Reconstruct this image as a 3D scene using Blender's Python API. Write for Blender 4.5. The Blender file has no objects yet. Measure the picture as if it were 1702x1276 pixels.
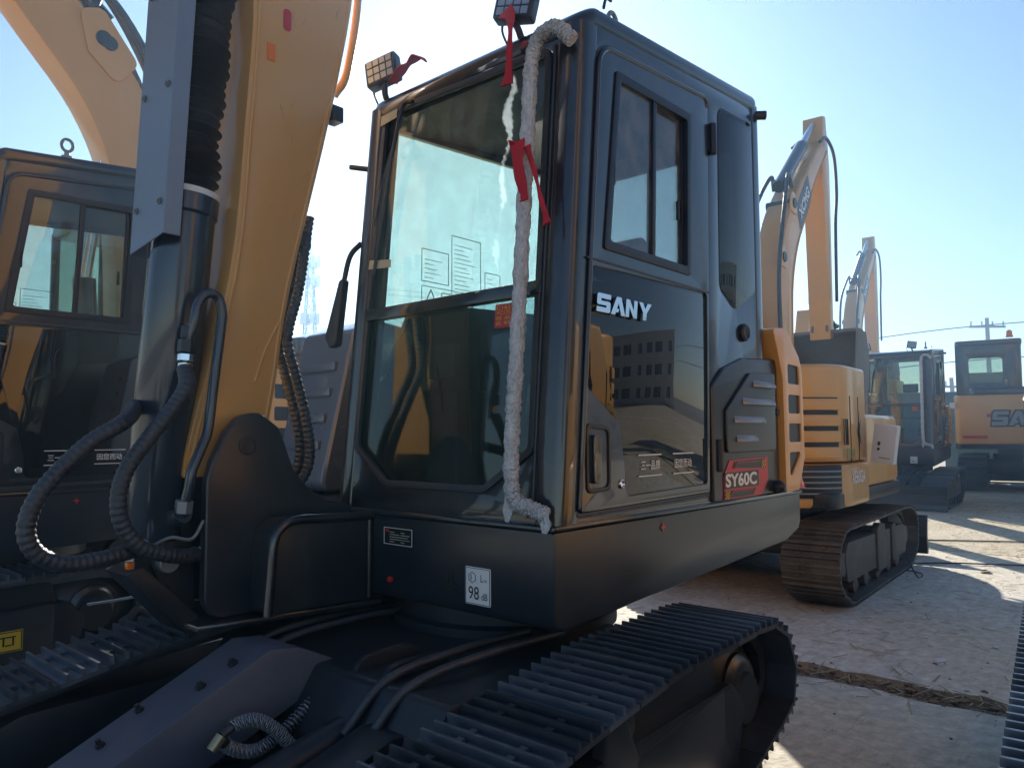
import bpy, bmesh, math, random
from mathutils import Vector, Matrix
random.seed(7)
R = math.radians
scene = bpy.context.scene
COL = scene.collection

# ------------------------------------------------------------------ camera
cam_d = bpy.data.cameras.new('camera')
cam_d.sensor_width = 36.0
cam_d.lens = 1261.0 / 1702.0 * 36.0
cam_d.clip_start = 0.05
cam_d.clip_end = 3000
cam = bpy.data.objects.new('camera', cam_d)
COL.objects.link(cam)
PITCH = math.atan(82.2 / 1261.0)
ROLL = math.atan(12.0 / 2550.0)
cam.matrix_world = (Matrix.Translation((0, 0, 1.3)) @ Matrix.Rotation(R(90) + PITCH, 4, 'X')
                    @ Matrix.Rotation(-ROLL, 4, 'Z'))
scene.camera = cam

# ------------------------------------------------------------------ light
SUN_AZ, SUN_EL = R(-2.3), R(24.8)          # azimuth measured from +Y towards +X
world = bpy.data.worlds.new('World')
scene.world = world
world.use_nodes = True
wn = world.node_tree.nodes
wl = world.node_tree.links
bg = wn['Background']
sky = wn.new('ShaderNodeTexSky')
sky.sky_type = 'NISHITA'
sky.sun_disc = False
sky.sun_elevation = SUN_EL
sky.sun_rotation = SUN_AZ
sky.air_density = 1.0
sky.dust_density = 0.22
sky.ozone_density = 2.6
wl.new(sky.outputs[0], bg.inputs[0])
bg.inputs[1].default_value = 0.050
sun_d = bpy.data.lights.new('sun', 'SUN')
sun_d.energy = 3.5
sun_d.angle = R(0.5)
sun_d.color = (1.0, 0.93, 0.82)
sun = bpy.data.objects.new('sun', sun_d)
COL.objects.link(sun)
sdir = Vector((math.sin(SUN_AZ) * math.cos(SUN_EL), math.cos(SUN_AZ) * math.cos(SUN_EL), math.sin(SUN_EL)))
sun.rotation_euler = sdir.to_track_quat('Z', 'Y').to_euler()
sun.location = sdir * 50
vs = scene.view_settings
vs.view_transform = 'Standard'
vs.look = 'None'
vs.gamma = 1.0
vs.exposure = 1.58
HAZE_DENSITY = 0.005
HAZE_G = 0.62

scene.render.engine = 'CYCLES'
cy = scene.cycles
cy.use_denoising = True
cy.max_bounces = 8
cy.transparent_max_bounces = 16
cy.volume_bounces = 0
cy.volume_step_rate = 4
cy.sample_clamp_indirect = 6
cy.caustics_reflective = False
cy.caustics_refractive = False

# ------------------------------------------------------------------ materials
MATS = {}
def mat(name, base, rough=0.5, metal=0.0, coat=0.0, var=0.0, vscale=6.0, dust=0.0, dustcol=(.30, .27, .23),
        bump=0.0, bscale=60.0, rvar=0.0, trans=0.0, spec=0.5, stretch=None, cior=1.5):
    m = bpy.data.materials.new(name)
    m.use_nodes = True
    nt = m.node_tree
    b = nt.nodes['Principled BSDF']
    b.inputs['Base Color'].default_value = (*base, 1)
    b.inputs['Roughness'].default_value = rough
    b.inputs['Metallic'].default_value = metal
    b.inputs['Coat Weight'].default_value = coat
    b.inputs['Coat Roughness'].default_value = 0.05
    b.inputs['Coat IOR'].default_value = cior
    b.inputs['Specular IOR Level'].default_value = spec
    if trans:
        b.inputs['Transmission Weight'].default_value = trans
    if var or dust or bump or rvar:
        tc = nt.nodes.new('ShaderNodeTexCoord')
        vec = tc.outputs['Object']
        if stretch:
            mp = nt.nodes.new('ShaderNodeMapping')
            mp.inputs['Scale'].default_value = stretch
            nt.links.new(vec, mp.inputs[0])
            vec = mp.outputs[0]
        n = nt.nodes.new('ShaderNodeTexNoise')
        n.inputs['Scale'].default_value = vscale
        n.inputs['Detail'].default_value = 6
        n.inputs['Roughness'].default_value = .65
        nt.links.new(vec, n.inputs['Vector'])
        col = None
        if var:
            mx = nt.nodes.new('ShaderNodeMix'); mx.data_type = 'RGBA'
            mx.inputs[6].default_value = (*[c * (1 - var) for c in base], 1)
            mx.inputs[7].default_value = (*[min(1, c * (1 + var)) for c in base], 1)
            nt.links.new(n.outputs[0], mx.inputs[0])
            col = mx.outputs[2]
        if dust:
            n2 = nt.nodes.new('ShaderNodeTexNoise')
            n2.inputs['Scale'].default_value = vscale * .45
            n2.inputs['Detail'].default_value = 8
            n2.inputs['Roughness'].default_value = .7
            nt.links.new(vec, n2.inputs['Vector'])
            rp_ = nt.nodes.new('ShaderNodeValToRGB')
            rp_.color_ramp.elements[0].position = .42
            rp_.color_ramp.elements[0].color = (0, 0, 0, 1)
            rp_.color_ramp.elements[1].position = .75
            rp_.color_ramp.elements[1].color = (dust, dust, dust, 1)
            nt.links.new(n2.outputs[0], rp_.inputs[0])
            md = nt.nodes.new('ShaderNodeMix'); md.data_type = 'RGBA'
            nt.links.new(rp_.outputs[0], md.inputs[0])
            if col: nt.links.new(col, md.inputs[6])
            else: md.inputs[6].default_value = (*base, 1)
            md.inputs[7].default_value = (*dustcol, 1)
            col = md.outputs[2]
            ad = nt.nodes.new('ShaderNodeMath'); ad.operation = 'MULTIPLY_ADD'
            ad.inputs[1].default_value = .6; ad.inputs[2].default_value = rough
            nt.links.new(rp_.outputs[0], ad.inputs[0])
            nt.links.new(ad.outputs[0], b.inputs['Roughness'])
        elif rvar:
            ma = nt.nodes.new('ShaderNodeMath'); ma.operation = 'MULTIPLY_ADD'
            ma.inputs[1].default_value = rvar * 2; ma.inputs[2].default_value = max(0, rough - rvar)
            nt.links.new(n.outputs[0], ma.inputs[0])
            nt.links.new(ma.outputs[0], b.inputs['Roughness'])
        if col: nt.links.new(col, b.inputs['Base Color'])
        if bump:
            n3 = nt.nodes.new('ShaderNodeTexNoise')
            n3.inputs['Scale'].default_value = bscale
            n3.inputs['Detail'].default_value = 4
            nt.links.new(vec, n3.inputs['Vector'])
            bp = nt.nodes.new('ShaderNodeBump')
            bp.inputs['Strength'].default_value = bump
            bp.inputs['Distance'].default_value = .02
            nt.links.new(n3.outputs[0], bp.inputs['Height'])
            nt.links.new(bp.outputs[0], b.inputs['Normal'])
    MATS[name] = m
    return m

def glass_mat(name, tint, rough=0.0, dirt=0.06, refl=.06):
    m = bpy.data.materials.new(name); m.use_nodes = True
    nt = m.node_tree; nt.nodes.clear()
    out = nt.nodes.new('ShaderNodeOutputMaterial')
    tr = nt.nodes.new('ShaderNodeBsdfTransparent'); tr.inputs[0].default_value = (*tint, 1)
    gl = nt.nodes.new('ShaderNodeBsdfGlossy'); gl.inputs['Roughness'].default_value = rough
    df = nt.nodes.new('ShaderNodeBsdfDiffuse'); df.inputs[0].default_value = (.75, .78, .76, 1)
    lw = nt.nodes.new('ShaderNodeLayerWeight'); lw.inputs[0].default_value = .5
    pw = nt.nodes.new('ShaderNodeMath'); pw.operation = 'POWER'; pw.inputs[1].default_value = 5
    fr = nt.nodes.new('ShaderNodeMath'); fr.operation = 'MULTIPLY_ADD'; fr.inputs[1].default_value = .95; fr.inputs[2].default_value = refl
    nt.links.new(lw.outputs['Facing'], pw.inputs[0]); nt.links.new(pw.outputs[0], fr.inputs[0])
    mx = nt.nodes.new('ShaderNodeMixShader')
    nt.links.new(fr.outputs[0], mx.inputs[0]); nt.links.new(tr.outputs[0], mx.inputs[1]); nt.links.new(gl.outputs[0], mx.inputs[2])
    tc = nt.nodes.new('ShaderNodeTexCoord')
    n = nt.nodes.new('ShaderNodeTexNoise'); n.inputs['Scale'].default_value = 11; n.inputs['Detail'].default_value = 10
    n.inputs['Roughness'].default_value = .75
    nt.links.new(tc.outputs['Object'], n.inputs[0])
    rp_ = nt.nodes.new('ShaderNodeValToRGB')
    rp_.color_ramp.elements[0].position = .40; rp_.color_ramp.elements[0].color = (.01, .01, .01, 1)
    rp_.color_ramp.elements[1].position = .78; rp_.color_ramp.elements[1].color = (dirt, dirt, dirt, 1)
    nt.links.new(n.outputs[0], rp_.inputs[0])
    m2 = nt.nodes.new('ShaderNodeMixShader')
    nt.links.new(rp_.outputs[0], m2.inputs[0]); nt.links.new(mx.outputs[0], m2.inputs[1]); nt.links.new(df.outputs[0], m2.inputs[2])
    nt.links.new(m2.outputs[0], out.inputs[0])
    MATS[name] = m
    return m

BLKS = mat('black_satin_skirt', (.009, .014, .024), .32, coat=.45, cior=1.5, rvar=.05, vscale=6, dust=.13, dustcol=(.14, .15, .16), bump=.04, bscale=160)  # blue in this black imitates a veil of lens glare
MATS['black_satin_skirt'].node_tree.nodes['Principled BSDF'].inputs['Coat Roughness'].default_value = .22
BLK = mat('black_paint', (.007, .012, .021), .28, coat=1.0, cior=1.5, rvar=.06, vscale=9, dust=.10)  # black paint; bluish glare veil is mixed into the base colour
BLKM = mat('black_satin', (.008, .013, .022), .38, spec=.5, dust=.10, vscale=5)  # blue tint stands in for glare over the black
PLAS = mat('dark_plastic', (.012, .018, .029), .28, spec=.7, dust=.12, vscale=7)
YEL = mat('yellow_paint', (.70, .355, .095), .34, coat=.5, var=.06, vscale=3, dust=.22, dustcol=(.46, .29, .13))
YELD = mat('yellow_paint_dusty', (.68, .345, .095), .36, coat=.4, var=.10, vscale=4, dust=.35, dustcol=(.40, .32, .23))
STEEL = mat('track_steel', (.095, .115, .145), .30, metal=.6, var=.3, vscale=14, dust=.25, dustcol=(.13, .12, .11))  # blue cast of the base stands in for veiling glare
STEELD = mat('track_steel_muddy', (.085, .078, .07), .6, metal=.15, var=.35, vscale=9, dust=.7, dustcol=(.24, .21, .175))
def per_object(m, lo, hi):
    nt = m.node_tree; b = nt.nodes['Principled BSDF']; l = b.inputs['Base Color'].links[0]
    oi = nt.nodes.new('ShaderNodeObjectInfo'); mr = nt.nodes.new('ShaderNodeMapRange')
    mr.inputs[3].default_value = lo; mr.inputs[4].default_value = hi
    nt.links.new(oi.outputs['Random'], mr.inputs[0])
    mu = nt.nodes.new('ShaderNodeMix'); mu.data_type = 'RGBA'; mu.blend_type = 'MULTIPLY'; mu.inputs[0].default_value = 1
    src = l.from_socket
    nt.links.new(src, mu.inputs[6]); nt.links.new(mr.outputs[0], mu.inputs[7]); nt.links.new(mu.outputs[2], b.inputs['Base Color'])
TIP = mat('worn_steel', (.15, .17, .20), .33, metal=.75, var=.5, vscale=30, dust=.3, dustcol=(.10, .10, .10))
per_object(STEEL, .6, 1.5); per_object(TIP, .35, 1.4); per_object(STEELD, .7, 1.3)
RUB = mat('rubber', (.020, .026, .038), .45, spec=.7, bump=.25, bscale=120, dust=.12, vscale=20)  # black rubber, with bluish glare put into its colour
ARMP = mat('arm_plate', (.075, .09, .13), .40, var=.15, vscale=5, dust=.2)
COVER = mat('cover_sky_sheen', (.14, .18, .25), .24, coat=.8, cior=1.6, dust=.12)  # black cover; reflected sky is painted in as a blue-grey base
CHR = mat('chrome', (.75, .76, .78), .08, metal=1)
GREY = mat('grey_steel', (.24, .26, .29), .34, metal=.35, rvar=.08, vscale=12, dust=.12)
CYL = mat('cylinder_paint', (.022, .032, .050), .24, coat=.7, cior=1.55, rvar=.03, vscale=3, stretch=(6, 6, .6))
GALV = mat('guard_plate', (.22, .27, .34), .36, metal=.3, rvar=.06, vscale=5, dust=.06)
GLS = glass_mat('cab_glass', (.80, .855, .805), .0, .13, .05)
GLF = glass_mat('filmed_glass', (.50, .56, .58), .02, .20, .13)
GLL = glass_mat('lower_glass', (.55, .66, .64), .0, .035, .06)
GLD = glass_mat('dark_glass', (.10, .12, .13), .0, .02, .085)
INT = mat('cab_interior', (.030, .038, .05), .6, bump=.1, bscale=200)
INTG = mat('cab_interior_grey', (.11, .115, .12), .55, var=.1)
FILM = mat('plastic_film', (.55, .56, .58), .22, var=.15, vscale=14, bump=.7, bscale=22)
WRAP = mat('foam_wrap', (.68, .67, .74), .28, var=.5, vscale=60, bump=1.0, bscale=130, stretch=(1, 1, .4))
RED = mat('red_cloth', (.50, .02, .035), .75, var=.2, vscale=20)
REDP = mat('red_print', (.55, .03, .04), .35)
BLKP = mat('black_print', (.008, .008, .009), .3)
WHT = mat('white_print', (.80, .80, .80), .45)
YELP = mat('yellow_print', (.75, .50, .03), .45)
GRNP = mat('green_print', (.12, .25, .10), .5)
ORG = mat('orange_lens', (.85, .20, .02), .2)
REDL = mat('red_lens', (.55, .02, .015), .15, coat=.5)
PAPER = mat('paper_film', (.45, .50, .47), .5)
SAND = mat('dusty_bucket', (.16, .15, .14), .6, var=.3, vscale=5, dust=.5, dustcol=(.28, .25, .22))
CARD = mat('white_carton', (.62, .60, .60), .7, var=.06)
GRN = mat('green_container', (.03, .07, .06), .55, dust=.2)
LAMPG = mat('lamp_reflector', (.36, .40, .46), .35, metal=.6)

# ------------------------------------------------------------------ mesh helpers
def finish(name, bm, m, parent=None, angle=32, smooth=True):
    me = bpy.data.meshes.new(name)
    bmesh.ops.recalc_face_normals(bm, faces=bm.faces[:])
    bm.to_mesh(me); bm.free()
    if m: me.materials.append(m)
    if smooth:
        me.polygons.foreach_set('use_smooth', [True] * len(me.polygons))
        me.set_sharp_from_angle(angle=R(angle))
    o = bpy.data.objects.new(name, me)
    COL.objects.link(o)
    if parent: o.parent = parent
    return o

def share(name, me, parent, mtx):
    o = bpy.data.objects.new(name, me)
    COL.objects.link(o)
    o.parent = parent
    o.matrix_local = mtx
    return o

def tag(o, label=None, cat=None, group=None, kind=None):
    if label: o['label'] = label
    if cat: o['category'] = cat
    if group: o['group'] = group
    if kind: o['kind'] = kind
    return o

def empty(name, loc=(0, 0, 0), rz=0.0, s=1.0):
    o = bpy.data.objects.new(name, None)
    o.empty_display_size = .2
    COL.objects.link(o)
    o.location = loc; o.rotation_euler = (0, 0, rz); o.scale = (s, s, s)
    return o

def rp(pts, r=.05, n=5):
    """round the corners of a closed polygon; a point may carry its own radius"""
    out = []
    N = len(pts)
    for i, p in enumerate(pts):
        rr = p[2] if len(p) > 2 else r
        a = Vector(pts[i - 1][:2]); b = Vector(p[:2]); c = Vector(pts[(i + 1) % N][:2])
        if rr <= 0: out.append((b.x, b.y)); continue
        u = (a - b); v = (c - b)
        lu, lv = u.length, v.length
        u.normalize(); v.normalize()
        ang = math.acos(max(-1, min(1, u.dot(v))))
        if ang > 3.05: out.append((b.x, b.y)); continue
        d = min(rr / math.tan(ang / 2), lu * .48, lv * .48)
        rr = d * math.tan(ang / 2)
        p0 = b + u * d; p1 = b + v * d
        cen = b + (u + v).normalized() * (rr / math.sin(ang / 2))
        a0 = math.atan2(p0.y - cen.y, p0.x - cen.x); a1 = math.atan2(p1.y - cen.y, p1.x - cen.x)
        da = (a1 - a0 + math.pi) % (2 * math.pi) - math.pi
        for k in range(n + 1):
            t = a0 + da * k / n
            out.append((cen.x + rr * math.cos(t), cen.y + rr * math.sin(t)))
    return out

def inset(pts, d):
    """shift a ccw/cw polygon inwards by d (simple offset)"""
    N = len(pts)
    area = sum(pts[i][0] * pts[(i + 1) % N][1] - pts[(i + 1) % N][0] * pts[i][1] for i in range(N))
    s = 1 if area > 0 else -1
    out = []
    for i in range(N):
        a = Vector(pts[i - 1][:2]); b = Vector(pts[i][:2]); c = Vector(pts[(i + 1) % N][:2])
        e1 = (b - a).normalized(); e2 = (c - b).normalized()
        n1 = Vector((-e1.y, e1.x)) * s; n2 = Vector((-e2.y, e2.x)) * s
        nn = (n1 + n2)
        if nn.length < 1e-6: nn = n1
        nn.normalize()
        k = max(.35, nn.dot(n1))
        q = b + nn * (d / k)
        out.append((q.x, q.y))
    return out

def ins_r(raw, d, r=.012):
    return rp(inset([p[:2] for p in raw], d), r)

def to3(axis, p, a):
    if axis == 'y': return (p[0], a, p[1])
    if axis == 'x': return (a, p[0], p[1])
    return (p[0], p[1], a)

def do_bevel(bm, w, seg=2, ang=30):
    es = [e for e in bm.edges if len(e.link_faces) == 2 and e.calc_face_angle(0) > R(ang)]
    if es:
        bmesh.ops.bevel(bm, geom=es, offset=w, segments=seg, profile=.6, affect='EDGES', clamp_overlap=True)

def prism(name, pts, axis, a0, a1, m, parent=None, bevel=0, seg=2, warp=None, holes=()):
    bm = bmesh.new()
    if not holes:
        v0 = [bm.verts.new(to3(axis, p, a0)) for p in pts]
        v1 = [bm.verts.new(to3(axis, p, a1)) for p in pts]
        bm.faces.new(v0); bm.faces.new(v1[::-1])
        n = len(pts)
        for i in range(n):
            bm.faces.new((v0[i], v1[i], v1[(i + 1) % n], v0[(i + 1) % n]))
        bmesh.ops.recalc_face_normals(bm, faces=bm.faces[:])
        if bevel: do_bevel(bm, bevel, seg)
    else:
        for a in (a0, a1):
            edges = []
            for loop in [pts] + list(holes):
                vv = [bm.verts.new(to3(axis, p, a)) for p in loop]
                for i in range(len(vv)):
                    edges.append(bm.edges.new((vv[i], vv[(i + 1) % len(vv)])))
            bmesh.ops.triangle_fill(bm, edges=edges, use_beauty=True)
        bm.verts.ensure_lookup_table()
        tot = len(bm.verts) // 2
        k = 0
        for loop in [pts] + list(holes):
            n = len(loop)
            for i in range(n):
                a_, b_ = k + i, k + (i + 1) % n
                bm.faces.new((bm.verts[a_], bm.verts[b_], bm.verts[b_ + tot], bm.verts[a_ + tot]))
            k += n
        bmesh.ops.recalc_face_normals(bm, faces=bm.faces[:])
        if bevel: do_bevel(bm, bevel, seg, 50)
    if warp:
        for v in bm.verts: v.co = Vector(warp(v.co))
    return finish(name, bm, m, parent)

def box(name, x0, x1, y0, y1, z0, z1, m, parent=None, bevel=0.004, seg=2, warp=None):
    return prism(name, [(x0, y0), (x1, y0), (x1, y1), (x0, y1)], 'z', z0, z1, m, parent, bevel, seg, warp)

def add_box(bm, c, h, mtx=None):
    vs_ = []
    for sx in (-1, 1):
        for sy in (-1, 1):
            for sz in (-1, 1):
                p = Vector((c[0] + sx * h[0], c[1] + sy * h[1], c[2] + sz * h[2]))
                if mtx: p = mtx @ p
                vs_.append(bm.verts.new(p))
    for f in ((0, 1, 3, 2), (4, 6, 7, 5), (0, 4, 5, 1), (2, 3, 7, 6), (0, 2, 6, 4), (1, 5, 7, 3)):
        bm.faces.new([vs_[i] for i in f])

def spline(pts, n=8):
    P = [Vector(p) for p in pts]
    if len(P) < 3: return P
    out = []
    for i in range(len(P) - 1):
        p0 = P[i - 1] if i else P[0] * 2 - P[1]
        p1, p2 = P[i], P[i + 1]
        p3 = P[i + 2] if i + 2 < len(P) else P[-1] * 2 - P[-2]
        for k in range(n):
            t = k / n
            out.append(.5 * ((2 * p1) + (p2 - p0) * t + (2 * p0 - 5 * p1 + 4 * p2 - p3) * t * t + (3 * p1 - p0 - 3 * p2 + p3) * t ** 3))
    out.append(P[-1])
    return out

def sweep(bm, path, rfun, seg=12, caps=True):
    rings = []
    up = Vector((0, 0, 1))
    prev = None
    for i, p in enumerate(path):
        t = (path[min(i + 1, len(path) - 1)] - path[max(i - 1, 0)]).normalized()
        if prev is None:
            a = t.cross(up)
            if a.length < .1: a = t.cross(Vector((1, 0, 0)))
            a.normalize()
        else:
            a = prev - t * prev.dot(t)
            a.normalize()
        prev = a
        b = t.cross(a)
        r = rfun(i) if callable(rfun) else rfun
        rings.append([bm.verts.new(p + (a * math.cos(2 * math.pi * k / seg) + b * math.sin(2 * math.pi * k / seg)) * r) for k in range(seg)])
    for i in range(len(rings) - 1):
        for k in range(seg):
            bm.faces.new((rings[i][k], rings[i][(k + 1) % seg], rings[i + 1][(k + 1) % seg], rings[i + 1][k]))
    if caps:
        bm.faces.new(rings[0][::-1]); bm.faces.new(rings[-1])

def tube(name, pts, r, m, parent=None, seg=12, n=8, straight=False, corr=None):
    bm = bmesh.new()
    path = [Vector(p) for p in pts] if straight else spline(pts, n)
    if corr:                              # corrugated sleeve: (pitch, depth)
        L = [0]
        for i in range(1, len(path)): L.append(L[-1] + (path[i] - path[i - 1]).length)
        tot = L[-1]; cnt = max(2, int(tot / corr[0] * 4))
        new = []; j = 0
        for k in range(cnt + 1):
            s = tot * k / cnt
            while j < len(L) - 2 and L[j + 1] < s: j += 1
            t = (s - L[j]) / max(1e-6, L[j + 1] - L[j])
            new.append(path[j].lerp(path[j + 1], t))
        path = new
        prof = (1, 1, .0, .35)
        sweep(bm, path, lambda i: r - corr[1] * (1 - prof[i % 4]), seg)
    else:
        sweep(bm, path, r, seg)
    return finish(name, bm, m, parent, 50)

def cyl(name, p0, p1, r, m, parent=None, seg=24, r1=None, bevel=0.0):
    bm = bmesh.new()
    p0, p1 = Vector(p0), Vector(p1)
    if bevel:
        d = (p1 - p0).normalized() * bevel
        sweep(bm, [p0, p0 + d, p1 - d, p1], lambda i: (r if i < 2 else (r1 or r)) - (bevel if i in (0, 3) else 0), seg)
    else:
        sweep(bm, [p0, p1], lambda i: r if i == 0 else (r1 or r), seg)
    return finish(name, bm, m, parent, 40)

def lathe(name, p0, axis, prof, m, parent=None, seg=28):
    """prof: list of (distance along axis, radius)"""
    bm = bmesh.new()
    a = Vector(axis).normalized()
    path = [Vector(p0) + a * d for d, _ in prof]
    u = a.cross(Vector((0, 0, 1)))
    if u.length < .1: u = a.cross(Vector((1, 0, 0)))
    u.normalize(); w = a.cross(u)
    rings = [[bm.verts.new(p + (u * math.cos(2 * math.pi * k / seg) + w * math.sin(2 * math.pi * k / seg)) * max(1e-4, prof[i][1])) for k in range(seg)] for i, p in enumerate(path)]
    for i in range(len(rings) - 1):
        for k in range(seg):
            bm.faces.new((rings[i][k], rings[i][(k + 1) % seg], rings[i + 1][(k + 1) % seg], rings[i + 1][k]))
    bm.faces.new(rings[0][::-1]); bm.faces.new(rings[-1])
    return finish(name, bm, m, parent, 35)

def decal(name, polys, org, ux, uy, m, parent, off=.003, th=.0015):
    """flat printed shapes: polygons in (u, v) metres on the plane org + u*ux + v*uy"""
    bm = bmesh.new()
    ux, uy, org = Vector(ux), Vector(uy), Vector(org)
    n = ux.cross(uy).normalized()
    for poly in polys:
        a = [bm.verts.new(org + ux * u + uy * v + n * off) for u, v in poly]
        b = [bm.verts.new(org + ux * u + uy * v + n * (off + th)) for u, v in poly]
        bm.faces.new(a[::-1]); bm.faces.new(b)
        k = len(poly)
        for i in range(k): bm.faces.new((a[i], a[(i + 1) % k], b[(i + 1) % k], b[i]))
    return finish(name, bm, m, parent, smooth=False)

def rect(u0, u1, v0, v1): return [(u0, v0), (u1, v0), (u1, v1), (u0, v1)]

def ring_polys(u0, u1, v0, v1, w):
    return [rect(u0, u1, v0, v0 + w), rect(u0, u1, v1 - w, v1), rect(u0, u0 + w, v0 + w, v1 - w), rect(u1 - w, u1, v0 + w, v1 - w)]

def text(name, body, u0, u1, v0, v1, org, ux, uy, m, parent, off=.003, th=.001, bold=0.0):
    cu = bpy.data.curves.new('txt', 'FONT')
    cu.body = body; cu.size = 1.0; cu.resolution_u = 3; cu.offset = bold
    tmp = bpy.data.objects.new('txt', cu)
    COL.objects.link(tmp)
    dg = bpy.context.evaluated_depsgraph_get()
    me = bpy.data.meshes.new_from_object(tmp.evaluated_get(dg))
    bpy.data.objects.remove(tmp); bpy.data.curves.remove(cu)
    if len(me.vertices) == 0: return None
    xs = [v.co.x for v in me.vertices]; ys = [v.co.y for v in me.vertices]
    x0, x1, y0, y1 = min(xs), max(xs), min(ys), max(ys)
    ux, uy, org = Vector(ux), Vector(uy), Vector(org)
    n = ux.cross(uy).normalized()
    for v in me.vertices:
        u = u0 + (v.co.x - x0) / (x1 - x0) * (u1 - u0)
        w = v0 + (v.co.y - y0) / max(1e-6, y1 - y0) * (v1 - v0)
        v.co = org + ux * u + uy * w + n * (off + th)
    me.name = name
    me.materials.clear(); me.materials.append(m)
    o = bpy.data.objects.new(name, me)
    COL.objects.link(o)
    if parent: o.parent = parent
    return o

LETTER = {
 'S': [(0, 0), (.92, 0), (1, .08), (1, .52), (.92, .6), (.3, .6), (.3, .74), (1, .74), (1, 1), (.08, 1), (0, .92), (0, .46), (.08, .38), (.7, .38), (.7, .26), (0, .26)],
 'A': [(0, 0), (.36, 1), (.70, 1), (1.06, 0), (.76, 0), (.53, .66), (.42, .34), (.60, .34), (.52, .14), (.36, .14), (.31, 0)],
 'N': [(0, 0), (0, 1), (.30, 1), (.70, .42), (.70, 1), (1, 1), (1, 0), (.70, 0), (.30, .58), (.30, 0)],
 'Y': [(.37, 0), (.37, .42), (0, 1), (.33, 1), (.52, .66), (.71, 1), (1.04, 1), (.67, .42), (.67, 0)]}
def logo(parent, org, ux, uy, w, h, m, off, th, name='emblem_letter', back=None):
    slots = (('S', 0, .235), ('A', .25, .245), ('N', .515, .215), ('Y', .76, .24))
    for ch, u, wd in slots:
        pts = [((u + p[0] * wd + (p[1] - .5) * .03) * w, p[1] * h) for p in LETTER[ch]]
        if back:
            bp_ = inset(pts, -.10 * h)
            decal(name + '_backing', [bp_], org, ux, uy, back, parent, off, th * .4)
        decal(name, [pts], org, ux, uy, m, parent, off + (th * .4 if back else 0), th)

def shoe_mesh(pitch, w, m, grouser=.026, bolts=True):
    bm = bmesh.new()
    h = pitch * .49
    prof = [(-h, -.012), (-h, .003), (-h * .76, .003), (-h * .72, grouser), (-h * .60, grouser), (-h * .56, .003), (-h * .09, .003), (-h * .06, grouser), (h * .06, grouser), (h * .09, .003),
            (h * .56, .003), (h * .60, grouser), (h * .72, grouser), (h * .76, .003), (h, .003), (h, -.012)]
    a = [bm.verts.new((x, -w / 2, z)) for x, z in prof]; b = [bm.verts.new((x, w / 2, z)) for x, z in prof]
    bm.faces.new(a); bm.faces.new(b[::-1])
    for i in range(len(prof)):
        j = (i + 1) % len(prof)
        bm.faces.new((a[i], b[i], b[j], a[j]))
    if bolts:
        for sx in (-.33, .33):
            for sy in (-.085, .085):
                add_box(bm, (sx * h, sy * w / .4, .008), (.011, .011, .008))
    bmesh.ops.recalc_face_normals(bm, faces=bm.faces[:])
    for f in bm.faces:
        if len(f.verts) == 4 and all(v.co.z >= grouser * .85 for v in f.verts) and f.calc_area() > .0005: f.material_index = 1
    me = bpy.data.meshes.new('shoe')
    bm.to_mesh(me); bm.free(); me.materials.append(m); me.materials.append(TIP if m is STEEL else m)
    return me

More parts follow.
